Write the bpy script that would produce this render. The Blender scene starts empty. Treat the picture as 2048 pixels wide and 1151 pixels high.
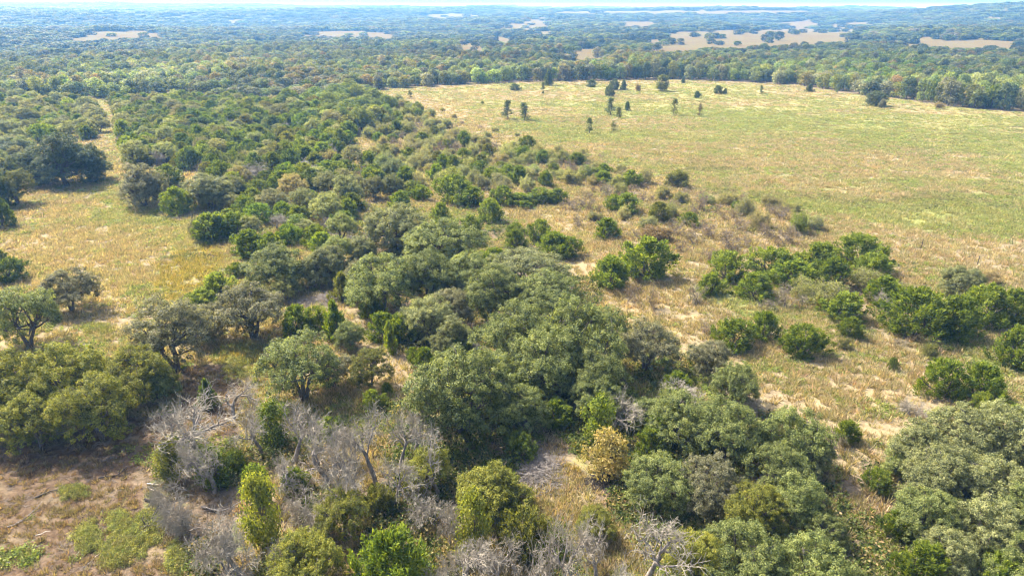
import bpy, math, random
import numpy as np
from mathutils import Vector, noise as mnoise

# ------------------------------------------------------------------ camera, light, exposure
S = bpy.context.scene
COL = S.collection
CAM_H = 35.0
PITCH = math.radians(22.3)
F = 1366.0                       # focal length in pixels of a 2048 wide picture
cam = bpy.data.cameras.new('camera'); camo = bpy.data.objects.new('camera', cam); COL.objects.link(camo)
cam.sensor_width = 36.0; cam.lens = 36.0 * F / 2048.0
cam.clip_start = 0.5; cam.clip_end = 40000
camo.location = (0, 0, CAM_H); camo.rotation_euler = (math.pi / 2 - PITCH, 0, 0)
S.camera = camo

SUN_AZ = math.radians(-54)       # from the view direction (+y), towards the left
SUN_EL = math.radians(51)
W = bpy.data.worlds.new('World'); S.world = W; W.use_nodes = True
nt = W.node_tree; nt.nodes.clear()
sky = nt.nodes.new('ShaderNodeTexSky'); sky.sky_type = 'NISHITA'; sky.sun_disc = False
sky.sun_elevation = SUN_EL; sky.sun_rotation = SUN_AZ
sky.air_density = 1.0; sky.dust_density = 5.0; sky.ozone_density = 1.0
bg = nt.nodes.new('ShaderNodeBackground'); bg.inputs['Strength'].default_value = 0.15
wo = nt.nodes.new('ShaderNodeOutputWorld')
nt.links.new(sky.outputs[0], bg.inputs[0]); nt.links.new(bg.outputs[0], wo.inputs[0])
sun = bpy.data.lights.new('sun', 'SUN'); sun.energy = 4.75; sun.angle = math.radians(0.5); sun.color = (1.0, 0.93, 0.82)
suno = bpy.data.objects.new('sun', sun); COL.objects.link(suno)
sdir = Vector((math.sin(SUN_AZ) * math.cos(SUN_EL), math.cos(SUN_AZ) * math.cos(SUN_EL), math.sin(SUN_EL)))
suno.rotation_euler = sdir.to_track_quat('Z', 'Y').to_euler()
vs = S.view_settings
S.display_settings.display_device = 'sRGB'
vs.view_transform = 'Standard'; vs.look = 'None'; vs.gamma = 1.0; vs.exposure = 1.42; vs.use_curve_mapping = False
cy = S.cycles
cy.max_bounces = 5; cy.diffuse_bounces = 3; cy.glossy_bounces = 1; cy.transmission_bounces = 3; cy.volume_bounces = 0
cy.transparent_max_bounces = 4; cy.use_denoising = True; cy.pixel_filter_type = 'BLACKMAN_HARRIS'; cy.filter_width = 1.1; cy.denoiser = 'OPENIMAGEDENOISE'; cy.caustics_reflective = False; cy.caustics_refractive = False
S.render.film_transparent = False
HAZE = 0.00029

# ------------------------------------------------------------------ helpers
R = np.random.default_rng(7)

def sstep(a, b, x):
    t = np.clip((x - a) / (b - a), 0, 1); return t * t * (3 - 2 * t)

def terrain(x, y):
    x = np.asarray(x, float); y = np.asarray(y, float)
    d = np.hypot(x, y)
    z = 0.14 * np.sin(x * .21 + 1.3 * np.sin(y * .09)) * np.cos(y * .17) * sstep(5, 60, d)
    far = sstep(450, 1100, d)
    z = z + far * (1 - .7 * sstep(-100, 150, x) * sstep(520, 420, x)) * (7.5 * np.sin(x / 190. + 1.7) * np.sin(y / 230. + .6) + 4.0 * np.sin((x + y) / 430. + .4) + 2.5 * np.sin((x - .6 * y) / 120.))
    z = z - 10 * sstep(420, 900, d) * sstep(250, -500, x) * (1 - sstep(1500, 2600, d))       # a shallow valley on the left
    z = z + 22 * sstep(1300, 2700, d)                                                        # land rises to the skyline
    az = np.arctan2(x, np.maximum(y, 1))
    z = z + 15 * sstep(.40, .66, az) * sstep(900, 2100, d) * (1 - sstep(2600, 4200, d))      # wooded hill on the right
    z = z + (42 - 14 * sstep(-.6, -.35, az)) * sstep(4600, 6200, d) * sstep(.45, -.45, az)   # far blue ridge
    return z

def at(u, v):
    """ground point (z=0) seen at a pixel of the 2048 x 1151 picture"""
    a = (u - 1024.0) / F; b = (575.5 - v) / F
    dy = math.cos(PITCH) + b * math.sin(PITCH)
    dz = -math.sin(PITCH) + b * math.cos(PITCH)
    t = CAM_H / max(-dz, 1e-4)
    return a * t, dy * t

def project(x, y, z):
    dz = z - CAM_H
    zc = y * math.cos(PITCH) - dz * math.sin(PITCH)
    yc = y * math.sin(PITCH) + dz * math.cos(PITCH)
    zc = np.where(np.abs(zc) < 1e-3, 1e-3, zc)
    return 1024 + F * x / zc, 575.5 - F * yc / zc, zc

def inpoly(px, py, poly):
    px = np.asarray(px, float); py = np.asarray(py, float)
    r = np.zeros(px.shape, bool); n = len(poly); j = n - 1
    for i in range(n):
        xi, yi = poly[i]; xj, yj = poly[j]
        if yi != yj:
            c = ((yi > py) != (yj > py)) & (px < (xj - xi) * (py - yi) / (yj - yi) + xi)
            r ^= c
        j = i
    return r

def gpoly(p): return [at(*q) for q in p]

def vnoise(x, y, s, seed=0):
    """cheap smooth value noise, about 0..1"""
    x = np.asarray(x) / s + seed * 17.3; y = np.asarray(y) / s - seed * 9.1
    xi = np.floor(x).astype(np.int64); yi = np.floor(y).astype(np.int64)
    fx = x - xi; fy = y - yi; fx = fx * fx * (3 - 2 * fx); fy = fy * fy * (3 - 2 * fy)
    def h(a, b):
        n = (a * 374761393 + b * 668265263 + seed * 974711) & 0x7fffffff
        n = ((n ^ (n >> 13)) * 1274126177) & 0x7fffffff
        return ((n ^ (n >> 16)) & 0xffff) / 65535.0
    return (h(xi, yi) * (1 - fx) + h(xi + 1, yi) * fx) * (1 - fy) + (h(xi, yi + 1) * (1 - fx) + h(xi + 1, yi + 1) * fx) * fy

def unit(a):
    return a / np.maximum(np.linalg.norm(a, axis=-1, keepdims=True), 1e-9)

class Geo:
    """collects quads / tris with a material index and a tone per face"""
    def __init__(s): s.v = []; s.f = []; s.m = []; s.t = []; s.n = 0
    def add(s, v, f, m=0, tone=None):
        v = np.asarray(v, np.float32); f = np.asarray(f, np.int64)
        s.v.append(v); s.f.append(f + s.n); s.n += len(v)
        s.m.append(np.full(len(f), m, np.int32))
        s.t.append(np.full(len(f), .5, np.float32) if tone is None else np.asarray(tone, np.float32))
    def mesh(s, name, mats, smooth=()):
        me = bpy.data.meshes.new(name)
        V = np.concatenate(s.v); me.vertices.add(len(V)); me.vertices.foreach_set('co', V.ravel())
        loops = np.concatenate([f.ravel() for f in s.f]); cnt = np.concatenate([np.full(len(f), f.shape[1]) for f in s.f])
        me.loops.add(len(loops)); me.loops.foreach_set('vertex_index', loops.astype(np.int32))
        st = np.concatenate([[0], np.cumsum(cnt)[:-1]]).astype(np.int32)
        me.polygons.add(len(cnt)); me.polygons.foreach_set('loop_start', st)
        try: me.polygons.foreach_set('loop_total', cnt.astype(np.int32))
        except Exception: pass
        M = np.concatenate(s.m)
        me.polygons.foreach_set('material_index', M)
        sm = np.isin(M, np.array(list(smooth), int)) if len(smooth) else np.zeros(len(M), bool)
        me.polygons.foreach_set('use_smooth', sm)
        a = me.attributes.new('tone', 'FLOAT', 'FACE'); a.data.foreach_set('value', np.concatenate(s.t))
        for m in mats: me.materials.append(m)
        me.update(calc_edges=True); me.validate()
        return me

def leaves(g, c, nrm, L, Wd, rng, m=0, tone=None, along=None):
    """diamond shaped leaf sprays at c, facing nrm"""
    n = len(c)
    if along is None: along = rng.normal(size=(n, 3))
    u = unit(along - nrm * np.sum(along * nrm, 1, keepdims=True) * (1.0 if along is not None else 1))
    w = unit(np.cross(nrm, u))
    l = (L * rng.uniform(.5, 1.6, n))[:, None]; b = (Wd * rng.uniform(.6, 1.3, n))[:, None]
    dro = nrm * (l * rng.uniform(-.25, .1, (n, 1)))
    v = np.stack([c - u * l * .5, c + w * b * .5 + dro * .2, c + u * l * .5 + dro, c - w * b * .5 + dro * .2], 1).reshape(-1, 3)
    g.add(v, np.arange(4 * n).reshape(n, 4), m, tone)

def tube(g, pts, rad, sides, m=0):
    pts = np.asarray(pts, float); n = len(pts)
    t = unit(np.gradient(pts, axis=0))
    ref = np.where(np.abs(t[:, 2:3]) > .9, np.array([[1., 0, 0]]), np.array([[0, 0, 1.]]))
    a = unit(np.cross(t, ref)); b = np.cross(t, a)
    ang = np.arange(sides) * 2 * math.pi / sides
    v = pts[:, None, :] + np.asarray(rad)[:, None, None] * (np.cos(ang)[None, :, None] * a[:, None, :] + np.sin(ang)[None, :, None] * b[:, None, :])
    f = []
    for i in range(n - 1):
        for k in range(sides):
            f.append((i * sides + k, i * sides + (k + 1) % sides, (i + 1) * sides + (k + 1) % sides, (i + 1) * sides + k))
    g.add(v.reshape(-1, 3), f, m)

def prisms(g, p0, p1, r0, r1, m=0, tone=None):
    """thin three-sided twigs, all at once"""
    p0 = np.asarray(p0); p1 = np.asarray(p1); n = len(p0)
    t = unit(p1 - p0); ref = np.where(np.abs(t[:, 2:3]) > .9, np.array([[1., 0, 0]]), np.array([[0, 0, 1.]]))
    a = unit(np.cross(t, ref)); b = np.cross(t, a)
    V = []
    for p, r in ((p0, r0), (p1, r1)):
        for k in range(3):
            an = k * 2.0944
            V.append(p + np.asarray(r)[:, None] * (math.cos(an) * a + math.sin(an) * b))
    v = np.stack(V, 1).reshape(-1, 3)
    o = np.arange(n)[:, None] * 6
    f = np.concatenate([o + np.array([[k, (k + 1) % 3, 3 + (k + 1) % 3, 3 + k]]) for k in range(3)])
    g.add(v, f, m, None if tone is None else np.tile(tone, 3))

# ------------------------------------------------------------------ materials
def new_mat(name):
    m = bpy.data.materials.new(name); m.use_nodes = True; m.node_tree.nodes.clear(); return m, m.node_tree
def N(nt, t, **k):
    n = nt.nodes.new(t)
    for a, b in k.items(): setattr(n, a, b)
    return n
def ramp(nt, pts):
    r = N(nt, 'ShaderNodeValToRGB'); e = r.color_ramp.elements
    while len(e) < len(pts): e.new(.5)
    for i, (p, c) in enumerate(pts): e[i].position = p; e[i].color = (*c, 1)
    return r
def mixc(nt, fac, a, b, blend='MIX'):
    m = N(nt, 'ShaderNodeMix', data_type='RGBA', blend_type=blend)
    for s, x in ((m.inputs[0], fac), (m.inputs[6], a), (m.inputs[7], b)):
        if isinstance(x, (int, float)): s.default_value = x
        elif isinstance(x, tuple): s.default_value = (*x, 1) if len(x) == 3 else x
        else: nt.links.new(x, s)
    return m.outputs[2]
def mth(nt, op, a, b=0.0, c=None, clamp=False):
    m = N(nt, 'ShaderNodeMath', operation=op, use_clamp=clamp)
    for s, x in zip(m.inputs, (a, b, c)):
        if x is None: continue
        if isinstance(x, (int, float)): s.default_value = x
        else: nt.links.new(x, s)
    return m.outputs[0]

def leaf_material(name, source, hue=-.06, trans=.5, rough=.5, tipw=.35, spec=.18):
    m, nt = new_mat(name)
    if source == 'object':
        oi = N(nt, 'ShaderNodeObjectInfo'); col = oi.outputs['Color']; rnd = oi.outputs['Random']
    else:
        a = N(nt, 'ShaderNodeAttribute', attribute_type='INSTANCER', attribute_name='tint'); col = a.outputs['Color']
        oi = N(nt, 'ShaderNodeObjectInfo'); rnd = oi.outputs['Random']
    tn = N(nt, 'ShaderNodeAttribute', attribute_type='GEOMETRY', attribute_name='tone')
    val = mth(nt, 'MULTIPLY_ADD', tn.outputs['Fac'], 1.5, .25)
    val = mth(nt, 'MULTIPLY', val, mth(nt, 'MULTIPLY_ADD', rnd, .3, .85))
    hs = N(nt, 'ShaderNodeHueSaturation')
    nt.links.new(col, hs.inputs['Color']); nt.links.new(val, hs.inputs['Value'])
    nt.links.new(mth(nt, 'MULTIPLY_ADD', tn.outputs['Fac'], hue, .5 - hue * .5), hs.inputs['Hue'])
    p = N(nt, 'ShaderNodeBsdfPrincipled')
    p.inputs['Roughness'].default_value = rough; p.inputs['Specular IOR Level'].default_value = spec
    nt.links.new(hs.outputs[0], p.inputs['Base Color'])
    tr = N(nt, 'ShaderNodeBsdfTranslucent')
    warm = mixc(nt, 1.0, hs.outputs[0], (1.35, 1.3, .55), 'MULTIPLY')
    nt.links.new(warm, tr.inputs['Color'])
    mx = N(nt, 'ShaderNodeMixShader'); mx.inputs[0].default_value = trans
    nt.links.new(p.outputs[0], mx.inputs[1]); nt.links.new(tr.outputs[0], mx.inputs[2])
    o = N(nt, 'ShaderNodeOutputMaterial'); nt.links.new(mx.outputs[0], o.inputs[0])
    return m

def bark_material(name, c1, c2, scale=6.0):
    m, nt = new_mat(name)
    tc = N(nt, 'ShaderNodeTexCoord'); nz = N(nt, 'ShaderNodeTexNoise'); nz.inputs['Scale'].default_value = scale; nz.inputs['Detail'].default_value = 4
    nt.links.new(tc.outputs['Object'], nz.inputs['Vector'])
    r = ramp(nt, [(.3, c1), (.7, c2)]); nt.links.new(nz.outputs[0], r.inputs[0])
    p = N(nt, 'ShaderNodeBsdfPrincipled'); p.inputs['Roughness'].default_value = .9; p.inputs['Specular IOR Level'].default_value = .1
    nt.links.new(r.outputs[0], p.inputs['Base Color'])
    bp = N(nt, 'ShaderNodeBump'); bp.inputs['Strength'].default_value = .5; bp.inputs['Distance'].default_value = .05
    nt.links.new(nz.outputs[0], bp.inputs['Height']); nt.links.new(bp.outputs[0], p.inputs['Normal'])
    o = N(nt, 'ShaderNodeOutputMaterial'); nt.links.new(p.outputs[0], o.inputs[0])
    return m

LEAF = leaf_material('leaf', 'object'); LEAF_I = leaf_material('leaf_mass', 'instancer')
GRASS_I = leaf_material('grass_blade', 'instancer', trans=.4, rough=.7, spec=.1)
BARK = bark_material('bark', (.075, .06, .05), (.17, .145, .125))
GREY = bark_material('weathered_wood', (.12, .105, .092), (.36, .32, .28), 3.0)
TWIG = bark_material('dead_twig', (.22, .193, .15), (.40, .36, .285), 2.0)
DARKTWIG = bark_material('shrub_twig', (.16, .13, .10), (.29, .245, .19), 2.0)

# ------------------------------------------------------------------ tree makers (return trunk Geo, crown Geo)
def wander(p, d, L, n, rng, wob=.25, up=0.0):
    P = [np.array(p, float)]; d = np.array(d, float)
    for i in range(n):
        d = d + rng.normal(size=3) * wob; d[2] += up; d = d / np.linalg.norm(d)
        P.append(P[-1] + d * L / n)
    return np.array(P), d

def oak(seed, lobes=19, openness=0.0, leaf=.175, low=False):
    rng = np.random.default_rng(seed); T = Geo(); C = Geo()
    Rw, Hh = 4.5, 7.0
    cs = []; zlo = .95 if low else 2.4 if openness else 1.9
    tries = 0
    while len(cs) < lobes and tries < 4000:
        tries += 1
        a = rng.uniform(0, 2 * math.pi); r = Rw * .76 * math.sqrt(rng.uniform(0, 1))
        zt = 2.2 + (Hh - 1.2 - 2.2) * math.sqrt(max(0, 1 - (r / (Rw * .86)) ** 2))
        z = zt - (rng.uniform(0, 1) ** (1.6 if r > 2 else 3)) * max(0, zt - zlo)
        c = np.array([r * math.cos(a), r * math.sin(a), z])
        md = 1.45 if not openness else 1.55
        if all(np.linalg.norm((c - q[0]) * np.array([1, 1, 1.2])) > md for q in cs):
            cs.append((c, rng.uniform(1.05, 1.75) * (1 - .25 * openness)))
    # trunk and limbs
    nf = rng.integers(2, 4)
    stems = []
    for k in range(nf):
        a = k * 2 * math.pi / nf + rng.uniform(-.5, .5)
        P, d = wander((0.12 * math.cos(a), .12 * math.sin(a), -.15), (.35 * math.cos(a), .35 * math.sin(a), 1), 2.6, 5, rng, .13)
        tube(T, P, np.linspace(.26, .17, len(P)), 7); stems.append(P[-1])
    tube(T, [(0, 0, -.3), (0, 0, .15), (.02, 0, .7)], [.5, .36, .28], 8)
    for c, r in cs:
        s = min(stems, key=lambda q: np.linalg.norm(q[:2] - c[:2]))
        mid = (s + c) / 2 + rng.normal(size=3) * .35 + np.array([0, 0, -.15]); m2 = s * .75 + c * .25 + rng.normal(size=3) * .12
        tube(T, [s, m2, mid, c * .8 + mid * .2, c], [.13, .11, .085, .06, .035], 5)
        for _ in range(5):
            e = c + unit(rng.normal(size=3)) * r * rng.choice([.8, .8, 1.15])
            tube(T, [mid * .3 + c * .7, (c + e) / 2 + rng.normal(size=3) * .12, e], [.045, .03, .015], 3)
    for _ in range(7):      # a few bare dead twigs standing out of the crown
        c, r = cs[rng.integers(0, len(cs))]; d = unit(rng.normal(size=3) + np.array([0, 0, .8])); P, d2 = wander(c, d, r * rng.uniform(1.3, 1.7), 5, rng, .22)
        tube(T, P, np.linspace(.05, .015, len(P)), 4)
        for q in range(4):
            e = P[2 + q % 3] + unit(rng.normal(size=3) + d2 * .8) * rng.uniform(.4, .8); tube(T, [P[2 + q % 3], e], [.022, .009], 3)
    ctr = np.array([0, 0, 3.2])
    for c, r in cs:
        nc = int(30 * (r / 1.2) ** 2 * (1 - .35 * openness) * rng.choice([1, 1, 1, 1, .55]))
        d = unit(rng.normal(size=(nc * 3, 3)) + np.array([0, 0, .45]) + .35 * unit((c - ctr)[None]))
        d = d[d[:, 2] > -.65][:nc]; nc = len(d)
        rr = r * np.where(rng.uniform(0, 1, nc) < .14, rng.uniform(1.08, 1.32, nc), rng.uniform(.68, 1.06, nc))[:, None]
        cc = c + d * rr * np.array([1.08, 1.08, .85])
        k = 56
        cr = rng.uniform(.26, .46, nc)
        off = rng.normal(size=(nc, k, 3)); off = off / np.linalg.norm(off, axis=2, keepdims=True) * (rng.uniform(.2, 1, (nc, k, 1)) ** .5)
        pts = cc[:, None, :] + off * cr[:, None, None] * np.array([1.15, 1.15, .8])
        nr = unit(off * .5 + d[:, None, :] * .55 + np.array([0, 0, .7]) + rng.normal(size=off.shape) * .5)
        tone = np.clip(np.repeat(rng.normal(.5, .14, nc), k) + rng.normal(0, .24, nc * k), 0, 1)
        leaves(C, pts.reshape(-1, 3), nr.reshape(-1, 3), leaf, leaf * .6, rng, 0, tone)
    return T, C

def juniper(seed, spire=False, n=118, k=64, ragged=.0):
    """bushy to the ground, upright feathery plumes; 4 m wide, 4 m tall"""
    rng = np.random.default_rng(seed); T = Geo(); C = Geo()
    Rw, Hh = 2.0, 4.0
    for q in range(5):
        a = q * 1.257 + rng.uniform(-.4, .4)
        P, _ = wander((.1 * math.cos(a), .1 * math.sin(a), -.1), (.5 * math.cos(a), .5 * math.sin(a), 1), Hh * .75, 6, rng, .16, .02)
        tube(T, P, np.linspace(.11, .02, len(P)), 5)
    lob = [(rng.uniform(0, 6.283), rng.uniform(.75, 1.12)) for _ in range(6)]
    for i in range(n):
        a = rng.uniform(0, 6.283); h = rng.uniform(.05, 1) ** .85
        if spire: prof = (1 - h) ** .8 * .95 + .08
        else: prof = math.sqrt(max(0, 1 - max(0, (h - .38) / .62) ** 2)) * (.78 + .22 * min(1, h / .3))
        prof *= 1 + .16 * math.sin(3 * a + lob[0][0]) + .10 * math.sin(5 * a + lob[1][0] + 3 * h)
        rr = Rw * prof * rng.uniform(.6, 1.18) * (1 - ragged * rng.uniform(0, 1))
        top = np.array([rr * math.cos(a), rr * math.sin(a), Hh * h * .97])
        out = np.array([math.cos(a), math.sin(a), 0]) * (.75 - .5 * h) + np.array([0, 0, .75])
        out = out / np.linalg.norm(out) + rng.normal(size=3) * .22; out /= np.linalg.norm(out)
        Lp = rng.uniform(.5, 1.35); p0 = top - out * Lp
        s = rng.uniform(0, 1, k) ** .7
        wd = (.32 * (1 - s) ** .6 + .05)
        off = rng.normal(size=(k, 3)) * wd[:, None] * .62
        pts = p0 + out * (s * Lp)[:, None] + off
        pts[:, 2] = np.maximum(pts[:, 2], .06)
        al = out + off * 1.6 + rng.normal(size=(k, 3)) * .25
        nr = unit(unit(np.cross(al, rng.normal(size=(k, 3)))) + np.array([0, 0, .45]))
        tone = np.clip(rng.normal(.48, .13) + (s - .5) * .3 + rng.normal(0, .2, k), 0, 1)
        leaves(C, pts, nr, .27, .10, rng, 0, tone, along=al)
    return T, C

def dead(seed, H=6.5, dens=1.0, low=0.0, leafy=0, twigk=1.0):
    rng = np.random.default_rng(seed); T = Geo(); C = Geo()
    P0, P1, r0, r1 = [], [], [], []
    tips = []
    def grow(p, d, L, r, lev):
        n = 5 if lev < 3 else (3 if lev == 3 else 2)
        P, de = wander(p, d, L, n, rng, (.12, .24, .3, .28, .25)[min(lev, 4)], (.0, .0, -.0, .01, .02)[min(lev, 4)])
        rad = np.linspace(r, r * .55, len(P))
        if lev <= 2: tube(T, P, rad, (7, 5, 4)[lev])
        else:
            for i in range(n): P0.append(P[i]); P1.append(P[i + 1]); r0.append(rad[i]); r1.append(rad[i + 1])
        if lev >= 4:
            tips.append(P[-1]); tips.append(P[1]); return
        nc = int(round((5, 6, 6, 5)[lev] * dens * rng.uniform(.75, 1.25)))
        for c in range(nc):
            s = rng.uniform((.45, .3, .15, .1)[lev], 1.0) if c else 1.0
            i = min(int(s * n), n - 1); q = P[i] + (P[i + 1] - P[i]) * (s * n - i)
            ax = unit(rng.normal(size=3)); tdir = unit(P[i + 1] - P[i])
            perp = unit(ax - tdir * np.dot(ax, tdir))
            an = math.radians(rng.uniform(28, 68))
            nd = tdir * math.cos(an) + perp * math.sin(an)
            if lev == 0: nd[2] = abs(nd[2]) * (.9 - low) + .3 - low * .35
            rr = rad[min(i, len(rad) - 1)] * rng.uniform(.5, .72)
            grow(q, nd, L * rng.uniform(.5, .78), rr, lev + 1)
    tilt = rng.normal(size=2) * .2
    ns = 1 if low < .3 else 3
    for k in range(ns):
        a = rng.uniform(0, 6.28)
        grow(np.array([.15 * math.cos(a), .15 * math.sin(a), -.15]) * (ns > 1) + np.array([0, 0, -.1]), np.array([tilt[0] + (.6 * math.cos(a) if ns > 1 else 0), tilt[1] + (.6 * math.sin(a) if ns > 1 else 0), 1]),
             H * (.42 if ns == 1 else .4), .25 * H / 6.5 * (1 if ns == 1 else .55), 0)
    r0 = np.clip(np.array(r0), .0135, .055) * twigk; r1 = np.clip(np.array(r1), .009, .04) * twigk
    prisms(C, P0, P1, r0, r1, 0, rng.uniform(0, 1, len(P0)))
    if leafy:
        tp = np.array(tips); idx = rng.integers(0, len(tp), int(leafy * len(tp)))
        c = tp[idx] + rng.normal(size=(len(idx), 3)) * .16
        leaves(C, c, unit(rng.normal(size=(len(idx), 3)) + np.array([0, 0, .8])), .18, .10, rng, 1, np.clip(rng.normal(.5, .2, len(idx)), 0, 1))
    return T, C

def broad(seed, H=4.5, Rw=1.7, n=85):
    """upright broadleaf shrub with larger bright leaves"""
    rng = np.random.default_rng(seed); T = Geo(); C = Geo()
    P, _ = wander((0, 0, -.1), (.05, 0, 1), H * .8, 6, rng, .1); tube(T, P, np.linspace(.1, .02, len(P)), 6)
    for i in range(n):
        h = rng.uniform(.12, 1); a = rng.uniform(0, 6.283)
        pr = Rw * (math.sin(math.pi * min(1, (h * .85 + .12))) ** .7) * (1 + .25 * math.sin(2 * a + 5 * h + seed))
        r = pr * math.sqrt(rng.uniform(.15, 1))
        c = np.array([r * math.cos(a), r * math.sin(a), H * h])
        j = min(int(h * .7 * 6), 5)
        if i % 2 == 0: tube(T, [P[j], (P[j] + c) / 2 + np.array([0, 0, -.1]), c], [.03, .02, .01], 3)
        k = 46; off = rng.normal(size=(k, 3)) * np.array([.34, .34, .26])
        nr = unit(off + rng.normal(size=(k, 3)) * .3 + np.array([0, 0, .3]))
        leaves(C, c + off, nr, .24, .15, rng, 0, np.clip(rng.normal(.5, .12) + rng.normal(0, .17, k), 0, 1))
    return T, C

def sapling(seed):
    """slim upright field tree, 1.7 m wide and 5 m tall, with loose tiers"""
    rng = np.random.default_rng(seed); T = Geo(); C = Geo()
    P, _ = wander((0, 0, -.1), (.02, 0, 1), 4.9, 8, rng, .06); tube(T, P, np.linspace(.09, .015, len(P)), 6)
    for i in range(34):
        h = rng.uniform(.14, 1.0); a = rng.uniform(0, 6.283)
        r = .9 * (1 - h) ** .55 * rng.uniform(.45, 1) * (1 + .35 * math.sin(9 * h + seed))
        c = np.array([r * math.cos(a), r * math.sin(a), 4.9 * h])
        tube(T, [P[min(int(h * 8), 8)], c], [.02, .008], 3)
        k = 40; off = rng.normal(size=(k, 3)) * np.array([.22, .22, .17])
        leaves(C, c + off, unit(off + rng.normal(size=(k, 3)) * .5), .22, .13, rng, 0, np.clip(rng.normal(.45, .2, k), 0, 1))
    return T, C

def woodland(seed, q=64, size=.62, crowns=1):
    """tree of the far woods, 8 m wide, 8 m tall: crown of leafy clumps and a trunk"""
    rng = np.random.default_rng(seed); T = Geo(); C = Geo()
    for w in range(crowns):
        ox, oy = (0, 0) if crowns == 1 else (rng.uniform(-9, 9), rng.uniform(-9, 9))
        sc = 1 if crowns == 1 else rng.uniform(.75, 1.15)
        tube(T, [(ox, oy, -.3), (ox + .1, oy, 2.2), (ox, oy + .15, 5)], [.28, .2, .08], 5)
        nl = 9 if crowns == 1 else 5
        for l in range(nl):
            a = l * 2.4 + rng.uniform(-.4, .4); r = 2.5 * math.sqrt((l + .3) / nl)
            c = np.array([ox + r * math.cos(a) * sc, oy + r * math.sin(a) * sc, (6.1 - .33 * r * r * rng.uniform(.5, 1.1)) * sc])
            lr = rng.uniform(1.25, 1.9) * sc
            d = unit(rng.normal(size=(q, 3)) + np.array([0, 0, .35]))
            pts = c + d * lr * rng.uniform(.7, 1.1, (q, 1)) * np.array([1, 1, .9])
            pts[:, 2] = np.maximum(pts[:, 2], .4)
            nr = unit(d + rng.normal(size=(q, 3)) * .55 + np.array([0, 0, .45]))
            leaves(C, pts, nr, size * 1.15, size * .8, rng, 0, np.clip(rng.normal(.5, .1) + rng.normal(0, .12, q), 0, 1))
        for l in range(6 if crowns == 1 else 3):     # low skirt of undergrowth and hanging boughs
            a = l * 1.05 + rng.uniform(-.4, .4); c = np.array([ox + 2.3 * math.cos(a) * sc, oy + 2.3 * math.sin(a) * sc, rng.uniform(1.0, 2.9)]); q2 = int(q * .9)
            d = unit(rng.normal(size=(q2, 3)) + np.array([0, 0, .2])); pts = c + d * rng.uniform(1.1, 1.6) * sc * rng.uniform(.7, 1.1, (q2, 1)); pts[:, 2] = np.maximum(pts[:, 2], .15)
            leaves(C, pts, unit(d + rng.normal(size=(q2, 3)) * .5 + np.array([0, 0, .4])), size * 1.1, size * .8, rng, 0, np.clip(rng.normal(.45, .1) + rng.normal(0, .12, q2), 0, 1))
    return T, C

def merged(T, C):
    g = Geo()
    for a, f, m, t in zip(T.v, T.f, T.m, T.t): pass
    off = 0
    for src, shift in ((T, 0), (C, 1)):
        base = g.n
        for v in src.v: g.v.append(v)
        for f in src.f: g.f.append(f + base)
        for m in src.m: g.m.append(m + shift)
        g.t += src.t; g.n += src.n
    return g

PROTO = {}   # kind -> list of (trunk mesh, crown mesh, joined mesh, width, height)
def proto(kind, T, C, tm, cm, w, h):
    tme = T.mesh(kind + '_trunk', tm, (0,)); cme = C.mesh(kind + '_crown', cm)
    j = merged(T, C).mesh(kind, tm + cm, (0,))
    PROTO.setdefault(kind, []).append((tme, cme, j, w, h))
for s in range(6): proto('oak', *oak(100 + s, 20 + s % 3), [BARK], [LEAF], 9.6, 7.0)
for s in range(3): proto('dome', *oak(170 + s, 25, low=True), [BARK], [LEAF], 9.6, 7.0)
for s in range(3): proto('open', *oak(140 + s, 19, .36, .175), [BARK], [LEAF], 9.4, 7.0)
for s in range(5): proto('juniper', *juniper(200 + s, ragged=.12 * (s % 3)), [BARK], [LEAF], 4.2, 4.1)
for s in range(2): proto('spire', *juniper(230 + s, True), [BARK], [LEAF], 3.8, 4.1)
for s in range(4): proto('dead', *dead(300 + s, 6.5, 1.0), [GREY], [TWIG], 6.6, 6.2)
for s in range(2): proto('deadbush', *dead(320 + s, 4.5, .95, .5), [GREY], [TWIG], 6.0, 4.0)
for s in range(4): proto('mesquite', *dead(340 + s, 4.5, .82, .4, 3.8, 1.3), [DARKTWIG], [DARKTWIG, LEAF], 5.2, 4.2)
for s in range(3): proto('bare', *dead(360 + s, 4.0, .66, .4, .5, 1.6), [DARKTWIG], [DARKTWIG, LEAF], 4.4, 3.6)
for s in range(2): proto('broad', *broad(400 + s), [BARK], [LEAF], 3.7, 4.8)
for s in range(4): proto('sapling', *sapling(420 + s), [BARK], [LEAF], 1.9, 5.0)
for s in range(5): proto('woodland', *woodland(440 + s), [BARK], [LEAF], 8.2, 8.0)

# ------------------------------------------------------------------ palette (albedo)
K = dict(oak=(.18, .215, .072), sage=(.215, .235, .105), blue=(.10, .13, .064), olive=(.20, .215, .036),
         jun=(.13, .18, .02), jmid=(.145, .195, .024), jol=(.152, .165, .034), jdk=(.098, .138, .03),
         yel=(.225, .25, .04), gold=(.30, .25, .085), pale=(.26, .275, .10), brown=(.24, .175, .075),
         gry=(.20, .20, .115), mesq=(.285, .29, .12), dkg=(.11, .14, .05), lime=(.175, .225, .03), autumn=(.23, .19, .06), tan=(.30, .245, .11))

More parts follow.
